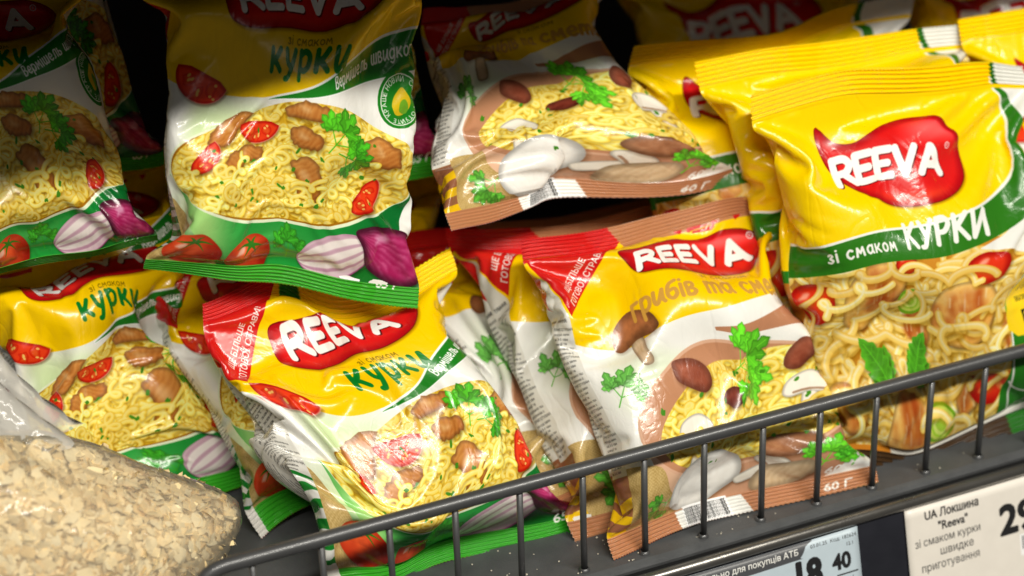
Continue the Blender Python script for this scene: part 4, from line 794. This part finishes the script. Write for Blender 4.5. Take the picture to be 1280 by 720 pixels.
# ---- printed images
_a = art_small('A'); ART = {'A': _a.image('chicken packet print'), 'B': art_small('B').image('mushroom packet print'), 'C': art_large().image('large packet print')}
_a.a = _a.plain; ART['P'] = _a.image('plain chicken packet print')
FILM = {k: film_mat('packet film ' + n, ART[k]) for k, n in (('A', 'chicken'), ('P', 'plain chicken'), ('B', 'mushroom'), ('C', 'large'))}
def tag_print(kind):
    w, h = 9.6, 5.8; cv = Canvas(w, h, 70, rgb(238, 232, 222) if kind == 'R' else rgb(196, 212, 222)); rng = np.random.default_rng(2)
    cv.a += ((vnoise(cv.H, cv.W, 40, rng, 3) - .5) * .03)[..., None]; ink = rgb(34, 34, 36)
    if kind == 'R':
        text(cv, 'UA Локшина', 1.05, .75, .6, ink, bold=.028, sx=.84); text(cv, '"Reeva"', 1.75, 1.42, .6, ink, bold=.028, sx=.9)
        text(cv, 'зі смаком курки', .4, 2.05, .56, ink, sx=.84); text(cv, 'швидке', 1.75, 2.70, .58, ink, sx=.9); text(cv, 'приготування', .65, 3.36, .58, ink, sx=.86)
        text(cv, '29', 5.2, 2.65, 2.1, ink, bold=.05, sx=1.0); text(cv, '90', 7.6, 1.8, 1.1, ink, bold=.04); barcode(cv, 6.3, 2.9, 3.0, 1.1, rng); text(cv, '12.1 03.01.25', 2.3, 4.9, .32, ink); text(cv, 'Код: 192431', 1.6, 5.4, .3, ink)
    else:
        cv.fill(curve([(-.1, -.1), (6.6, -.1), (6.75, .25), (6.45, .72), (6.0, .8), (-.1, .8)], 4), rgb(78, 80, 84)); text(cv, 'Спеціально для покупців АТБ', .45, .55, .42, WHT, bold=.02, width=5.9)
        text(cv, '03.01.25  Код: 182624', 7.0, .42, .25, ink, width=2.5); text(cv, '12.1', 8.9, .8, .25, ink)
        text(cv, '18', 5.9, 2.3, 1.95, ink, bold=.06, sx=.82); text(cv, '40', 8.1, 1.85, 1.1, ink, bold=.05, sx=.9); cv.line([(8.3, 2.15), (9.4, 2.15)], .07, ink); text(cv, 'грн/', 8.4, 2.6, .4, ink)
        text(cv, 'Локшина зі смаком', .5, 1.6, .5, ink, width=4.6); text(cv, 'грибів та сметани', .5, 2.3, .5, ink, width=4.6); barcode(cv, .5, 3, 3, 1.2, rng)
    return cv.image('price tag print ' + kind)
def paper_mat(name, img):
    m = bpy.data.materials.new(name); m.use_nodes = True; nt = m.node_tree; b = nt.nodes['Principled BSDF']; im = nt.nodes.new('ShaderNodeTexImage'); im.image = img
    nt.links.new(im.outputs[0], b.inputs['Base Color']); b.inputs['Roughness'].default_value = .45; b.inputs['Coat Weight'].default_value = .25; b.inputs['Coat Roughness'].default_value = .2; return m
def price_tag(kind, x0, d0, label):
    w, h, nx, ny = 9.6, 5.8, 24, 12; V = []; uv = []
    for layer in (0, 1):
        for j in range(ny + 1):
            for i in range(nx + 1):
                a, b = i / nx, j / ny; V.append(on_channel(x0 + a * w, d0 + b * h, .06 + .05 * math.sin(a * 3.1) * (1 - b) + .03 * b - .025 * layer))
    n = nx + 1; N = n * (ny + 1); F = []
    for j in range(ny):
        for i in range(nx): a = j * n + i; F.append([a, a + n, a + n + 1, a + 1]); F.append([N + a, N + a + 1, N + a + n + 1, N + a + n])
    ring = [i for i in range(n)] + [j * n + nx for j in range(1, ny + 1)] + [ny * n + i for i in range(nx - 1, -1, -1)] + [j * n for j in range(ny - 1, 0, -1)]
    for a, b in zip(ring, ring[1:] + ring[:1]): F.append([a, b, N + b, N + a])
    for f in F:
        for v in f: q = v % N; uv.append(((q % n) / nx, 1 - (q // n) / ny))
    o = empty('price_tag', on_channel(x0 + w / 2, d0 + h / 2, .06)); bpy.context.view_layer.update(); c = kid('paper', V, F, paper_mat('price tag paper ' + kind, tag_print(kind)), o)
    c.data.uv_layers.new(name='print').data.foreach_set('uv', np.array(uv, np.float32).ravel()); return tag(o, label, 'price tag')
price_tag('R', 28.15, .02, 'cream price tag with black bold text, right one on the price rail')
price_tag('L', 25.55 - 9.6, .06, 'pale blue price tag with a dark grey banner, left one on the price rail')

# ---- packets
SIM = sims(['s1', 's2', 's3', 's4', 'l1', 'l2'])
def packet(cid, var, kind, label, group, curl=0.0, shift=(0, 0), fold=(0, 0)):
    W, H, seal, nu, nv = VARIANTS[var][:5]; P = SIM[var]; c = np.array(CTRL[cid]); wp = Warp(c[:, :2], c[:, 2:]); r0 = int(seal / (H / nv) + .01)
    b = wp(np.array([[W / 2, H - 1.0], [W / 2 + 1, H - 1.0], [W / 2, H - 2.0]])); u = b[1] - b[0]; u /= np.linalg.norm(u); w = b[2] - b[0]; w -= u * (w @ u); w /= np.linalg.norm(w); n = np.cross(u, w)
    R = Matrix(((u[0], w[0], n[0]), (u[1], w[1], n[1]), (u[2], w[2], n[2]))); root = empty('noodle_packet', b[0], R); Rn = np.array(R)
    loc = lambda Q: (Q - b[0]) @ Rn
    k = 2; sheets = []; UV = []
    gx = np.linspace(0, 1, nu * k + 1); gy = np.linspace(0, 1, nv * k + 1)
    def wrap(s, vv):
        """print coordinates; the print is registered `shift` to the right, so the back's edge strip comes round the left side"""
        X, Y = np.meshgrid(gx, vv); T = np.stack([X, Y], -1); t = np.stack([T[:-1, :-1], T[1:, :-1], T[1:, 1:], T[:-1, 1:]], 2).reshape(-1, 4, 2); x = t[..., 0] * W - (shift[0] + (shift[1] - shift[0]) * smoothstep(2, 6, (1 - t[..., 1]) * H)) * (1 - 2 * s); m = x.mean(-1, keepdims=True)
        f = np.where(m < 0, 1 + .5 * x / W, np.minimum(.5 * x / W, .499)) if s == 0 else np.where(m > W, .5 * (2 * W - x) / W, 1 - .5 * x / W); t[..., 0] = f; return t
    for s in (0, 1):
        Q = upsample(P[s], k); sheets.append(Q)
    weld = (sheets[0][:, [0, -1]] + sheets[1][:, [0, -1]]) / 2
    for s in (0, 1): sheets[s][:, [0, -1]] = weld
    for rr in (r0 * k, (nv - r0) * k):
        m = (sheets[0][rr] + sheets[1][rr]) / 2
        for s in (0, 1): sheets[s][rr] = m
    V = []; F = []; uv = []; off = 0
    a0, a1 = r0 * k, (nv - r0) * k
    for s in (0, 1):
        Q = loc(wp.full(sheets[s][a0:a1 + 1])); h, ww, _ = Q.shape; V.append(Q.reshape(-1, 3)); I = np.arange(h * ww).reshape(h, ww) + off; off += h * ww
        q = np.stack([I[:-1, :-1], I[1:, :-1], I[1:, 1:], I[:-1, 1:]], -1).reshape(-1, 4); 
        t = wrap(s, 1 - gy[a0:a1 + 1])
        if s: q = q[:, ::-1]; t = t[:, ::-1]
        F.append(q); uv.append(t.reshape(-1, 2))
    mesh_obj('film_pouch', np.concatenate(V), np.concatenate(F), FILM[kind], root, uv=np.concatenate(uv))
    # crimped seals: the same two sheets pressed into ridges
    for end in (0, 1):
        rows = slice(0, a0 + 1) if end == 0 else slice(a1, None); Q = (sheets[0][rows] + sheets[1][rows]) / 2; g = gy[rows]; m = 5
        Q = upsample(Q, m)[:, ::m]; hh = len(Q); t = np.linspace(0, 1, hh); gg = np.interp(np.arange(hh) / m, np.arange(len(g)), g)
        d = gg * H if end == 0 else (1 - gg) * H; rid = (.045 if var[0] == 's' else .075) * np.sin(2 * np.pi * d / (.155 if var[0] == 's' else .19)) * smoothstep(seal, seal - .15, d) * smoothstep(0, .06, d)
        xs = np.arange(Q.shape[1]); zz = (np.where(xs % 2, .022, -.022) + .04 * np.sin(gx * 9 + len(cid))) * smoothstep(.3, 0, d)[:, None]
        Q = Q.copy(); Q[..., 1] += zz; Q[..., 2] += rid[:, None] + (1 - d / seal)[:, None] * (.10 * np.sin(gx * 7 + len(cid) + 3 * end) + .06 * np.sin(gx * 17 + len(cid) * 2.3))[None, :] + curl * (1 - d / seal)[:, None] * smoothstep(0, 1, 1 - d / seal)[:, None]
        if end:      # the bottom seal turned under, by an angle that changes along it
            th = np.radians(fold[0] + (fold[1] - fold[0]) * gx)[None, :] * smoothstep(0, .25, seal - d)[:, None]; y0 = Q[0:1, :, 1]; dd = Q[..., 1] - y0; Q[..., 1] = y0 + dd * np.cos(th); Q[..., 2] -= dd * np.sin(th)
        V = []; F = []; uv = []; off = 0
        for s in (0, 1):
            q3 = Q + [0, 0, .012 * (1 - 2 * s)]
            if end == 0: q3[-1] = Q[-1]
            else: q3[0] = Q[0]
            L = loc(wp.full(q3)); h, ww, _ = L.shape; V.append(L.reshape(-1, 3)); I = np.arange(h * ww).reshape(h, ww) + off; off += h * ww
            q = np.stack([I[:-1, :-1], I[1:, :-1], I[1:, 1:], I[:-1, 1:]], -1).reshape(-1, 4); tt = wrap(s, 1 - gg)
            if s: q = q[:, ::-1]; tt = tt[:, ::-1]
            F.append(q); uv.append(tt.reshape(-1, 2))
        mesh_obj('crimped_seal', np.concatenate(V), np.concatenate(F), FILM[kind], root, uv=np.concatenate(uv))
    return tag(root, label, 'noodle packet', group)
GA, GB, GC = 'small chicken noodle packets', 'small mushroom noodle packets', 'large yellow noodle packets'
packet('mushroom_front', 's1', 'B', 'brown and yellow mushroom noodle packet leaning on the rail, front one of its row', GB)
packet('mushroom_second', 's2', 'B', 'mushroom packet tucked directly behind the front one, only its red corner and left edge showing', GB, fold=(10, 10))
packet('mushroom_third', 's3', 'B', 'mushroom packet furthest back of the standing row, strip of small print and parsley showing', GB)
packet('chicken_front', 's3', 'A', 'chicken noodle packet with red logo in front, its noodle bowl behind the rail', GA, shift=(0, .7))
packet('chicken_second', 's1', 'A', 'chicken packet squeezed behind the front one, showing a red corner and white side', GA, fold=(0, 0), shift=(.6, .6))
packet('chicken_low_left', 's2', 'P', 'chicken packet lying behind the bag of oat flakes at the left', GA)
packet('chicken_hero', 's4', 'P', 'chicken packet standing on top of the front one, whole noodle bowl and tomatoes in view', GA, fold=(50, 8))
packet('chicken_top_left', 's1', 'P', 'chicken packet at the top left, cut off by the picture edge, round green badge', GA, fold=(70, 60))
packet('chicken_back_left', 's3', 'P', 'shaded chicken packet in the gap between the two upper left packets', GA, fold=(40, 40))
packet('chicken_under_left', 's1', 'A', 'chicken packet of which a yellow patch shows below the upper left packets', GA)
packet('chicken_behind_hero', 's1', 'A', 'chicken packet in the dark behind the upright one, a bit of red onion showing', GA)
packet('chicken_dark_gap', 's2', 'A', 'chicken packet deep in the gap left of the lying mushroom packet, dim yellow corner', GA)
packet('mushroom_lying', 's3', 'B', 'mushroom packet lying back on the others, half in shade, with large white mushroom', GB, fold=(15, 35))
packet('large_front', 'l1', 'C', 'big yellow noodle packet in front at the right with chicken pieces behind the rail', GC)
packet('large_second', 'l2', 'C', 'big yellow packet directly behind the front one, ribbed top seal showing', GC)
packet('large_third', 'l1', 'C', 'big yellow packet third in the row, red logo edge showing at its left', GC)
packet('large_dark_back', 'l2', 'C', 'big packet standing in deep shade at the back with dim red logo', GC)
packet('large_right_back', 'l2', 'C', 'big yellow packet in the upper right corner with part of its red logo', GC)
packet('large_right_low', 'l1', 'C', 'big yellow packet at the right edge, overlapping the upper right corner one', GC)

# ---- bag of oat flakes
def oat_bag():
    root = empty('oat_bag', (-9.5, 7.5, 0)); tag(root, 'clear plastic bag of beige oat flakes at the lower left behind the rail end', 'bag'); bpy.context.view_layer.update(); rng = np.random.default_rng(12)
    c = np.array([-10.5, 6, 3.2]); R_ = np.array([8.3, 5.0, 6.5])
    def surf(th, ph, k=1.0):
        d = np.stack([np.cos(th) * np.cos(ph), np.sin(th) * np.cos(ph), np.sin(ph)], -1); e = 1.9; n = (np.abs(d) ** e).sum(-1) ** (-1 / e)
        w = 1 + .03 * np.sin(3 * th + 1) * np.cos(ph) + .035 * np.sin(5 * ph + 2 * th); q = c + d * (n * w * k)[..., None] * R_; q[..., 2] = c[2] + (q[..., 2] - c[2]) * (1 - .5 * (q[..., 0] - c[0]) / R_[0]); q[..., 2] = np.maximum(q[..., 2], .12); return q
    # flakes: thin wavy ovals packed in a shell under the film, over a dark core of more flakes
    N = 7500; th = rng.uniform(0, 2 * np.pi, N); ph = np.arcsin(rng.uniform(-.35, 1, N)); kk = rng.uniform(.9, .985, N); C0 = surf(th, ph, kk); e = .02
    nrm = np.cross(surf(th + e, ph, kk) - C0, surf(th, ph + e, kk) - C0); nrm /= np.linalg.norm(nrm, axis=1, keepdims=True) + 1e-9; nrm = nrm + .55 * rng.normal(size=(N, 3)); nrm /= np.linalg.norm(nrm, axis=1, keepdims=True)
    a = np.cross(nrm, rng.normal(size=(N, 3))); a /= np.linalg.norm(a, axis=1, keepdims=True); b = np.cross(nrm, a); m = 9; V = np.empty((N, m + 1, 3)); t = np.arange(m) / m * 2 * np.pi
    ra = rng.uniform(.2, .4, N)[:, None, None]; rb = ra * rng.uniform(.6, .9, (N, 1, 1)); wob = 1 + .14 * rng.normal(size=(N, m, 1))
    V[:, :m] = C0[:, None] + a[:, None] * ra * wob * np.cos(t)[None, :, None] + b[:, None] * rb * wob * np.sin(t)[None, :, None] + nrm[:, None] * .06 * rng.normal(size=(N, m, 1)); V[:, m] = C0 + nrm * .07
    base = (np.arange(N) * (m + 1))[:, None]; F = np.concatenate([np.stack([base[:, 0] + k, base[:, 0] + (k + 1) % m, base[:, 0] + m], 1) for k in range(m)])
    fm = bpy.data.materials.new('oat flakes'); fm.use_nodes = True; nt = fm.node_tree; bs = nt.nodes['Principled BSDF']; g = nt.nodes.new('ShaderNodeNewGeometry'); cr = nt.nodes.new('ShaderNodeValToRGB')
    cr.color_ramp.elements[0].color = (.80, .56, .24, 1); cr.color_ramp.elements[1].color = (1.0, .87, .56, 1); x = cr.color_ramp.elements.new(.3); x.color = (.97, .76, .40, 1); nt.links.new(g.outputs['Random Per Island'], cr.inputs[0]); nt.links.new(cr.outputs[0], bs.inputs['Base Color']); bs.inputs['Roughness'].default_value = .75
    o = kid('oat_flakes', V.reshape(-1, 3), F, fm, root); tag(o, kind='stuff')
    th, ph = np.meshgrid(np.linspace(0, 2 * np.pi, 97)[:-1], np.linspace(-1.5, 1.56, 40)); nn = vnoise(40, 96, 7, rng, 3) - .5
    core = surf(th, ph, .9 + 0 * nn); I = np.arange(40 * 96).reshape(40, 96); J = np.roll(I, -1, 1); Fq = np.stack([I[:-1], J[:-1], J[1:], I[1:]], -1).reshape(-1, 4)
    kid('oat_core', core.reshape(-1, 3), Fq, mat('packed oats', (.72, .52, .26), .8, 0, .6, 500, .3), root)
    film = surf(th, ph, 1.01 + .035 * nn + .012 * np.abs(np.sin(th * 14 + nn * 9)) * (ph > .2))
    fmat = bpy.data.materials.new('clear film'); fmat.use_nodes = True; nt = fmat.node_tree; nt.nodes.remove(nt.nodes['Principled BSDF']); out = nt.nodes['Material Output']
    tr = nt.nodes.new('ShaderNodeBsdfTransparent'); tr.inputs[0].default_value = (.97, .96, .94, 1); gl = nt.nodes.new('ShaderNodeBsdfGlossy'); gl.inputs['Roughness'].default_value = .1; df = nt.nodes.new('ShaderNodeBsdfDiffuse'); df.inputs[0].default_value = (.97, .87, .66, 1)
    fr = nt.nodes.new('ShaderNodeFresnel'); fr.inputs[0].default_value = 1.32; mx = nt.nodes.new('ShaderNodeMixShader'); m2 = nt.nodes.new('ShaderNodeMixShader'); m2.inputs[0].default_value = .24
    nz = nt.nodes.new('ShaderNodeTexNoise'); nz.inputs['Scale'].default_value = 30; nz.inputs['Distortion'].default_value = 2; bp = nt.nodes.new('ShaderNodeBump'); bp.inputs['Distance'].default_value = .004; bp.inputs['Strength'].default_value = .8
    tc = nt.nodes.new('ShaderNodeTexCoord'); nt.links.new(tc.outputs['Object'], nz.inputs['Vector']); nt.links.new(nz.outputs['Fac'], bp.inputs['Height']); nt.links.new(bp.outputs[0], gl.inputs['Normal']); nt.links.new(bp.outputs[0], fr.inputs['Normal'])
    nt.links.new(tr.outputs[0], m2.inputs[1]); nt.links.new(df.outputs[0], m2.inputs[2]); nt.links.new(fr.outputs[0], mx.inputs[0]); nt.links.new(m2.outputs[0], mx.inputs[1]); nt.links.new(gl.outputs[0], mx.inputs[2]); nt.links.new(mx.outputs[0], out.inputs[0])
    kid('bag_film', film.reshape(-1, 3), Fq, fmat, root)
    haze = fmat.copy(); haze.name = 'clear film, several layers'
    for nd in haze.node_tree.nodes:
        if nd.type == 'MIX_SHADER' and not nd.inputs[0].is_linked: nd.inputs[0].default_value = .42
        if nd.type == 'BSDF_DIFFUSE': nd.inputs[0].default_value = (.96, .93, .85, 1)
    # the empty neck of the bag, twisted up and falling to the left
    s, t = np.meshgrid(np.linspace(0, 1, 40), np.linspace(0, 2 * np.pi, 49)[:-1], indexing='ij'); cx = -11.3 - 2.0 * s; cy = 7.0 + 3.0 * s; cz = 8.4 + 3.2 * s
    rad = 2.9 - 1.5 * s + 1.2 * s * s; wr = 1 + .16 * np.sin(t * 9 + s * 4) + .08 * np.sin(t * 17 + s * 9); Nk = np.stack([cx + rad * wr * np.cos(t), cy + rad * wr * .6 * np.sin(t), cz + .8 * np.cos(t)], -1)
    I = np.arange(40 * 48).reshape(40, 48); J = np.roll(I, -1, 1); kid('bag_neck', Nk.reshape(-1, 3), np.stack([I[:-1], J[:-1], J[1:], I[1:]], -1).reshape(-1, 4), haze, root)
oat_bag()

# ---- crumbs on the tray
rg = np.random.default_rng(8); V = []; F = []
for k in range(90):
    x, y, s = rg.uniform(8, 22), rg.uniform(-.3, 3.2), rg.uniform(.02, .055)
    if k > 60: x = rg.uniform(-4, 34)
    q = rg.normal(size=(6, 3)) * .15 + np.array([(1, 0, 0), (-1, 0, 0), (0, 1, 0), (0, -1, 0), (0, 0, 1), (0, 0, -1)]); q = q * s + [x, y, s * .8 + .003]; n = len(V); V += q.tolist()
    F += [[n + a, n + b, n + c] for a, b, c in ((0, 2, 4), (2, 1, 4), (1, 3, 4), (3, 0, 4), (2, 0, 5), (1, 2, 5), (3, 1, 5), (0, 3, 5))]
tag(mesh_obj('crumbs', V, F, mat('noodle crumbs', (.8, .74, .6), .7), smooth=False), 'pale crumbs scattered on the grey tray', 'crumbs', kind='stuff')
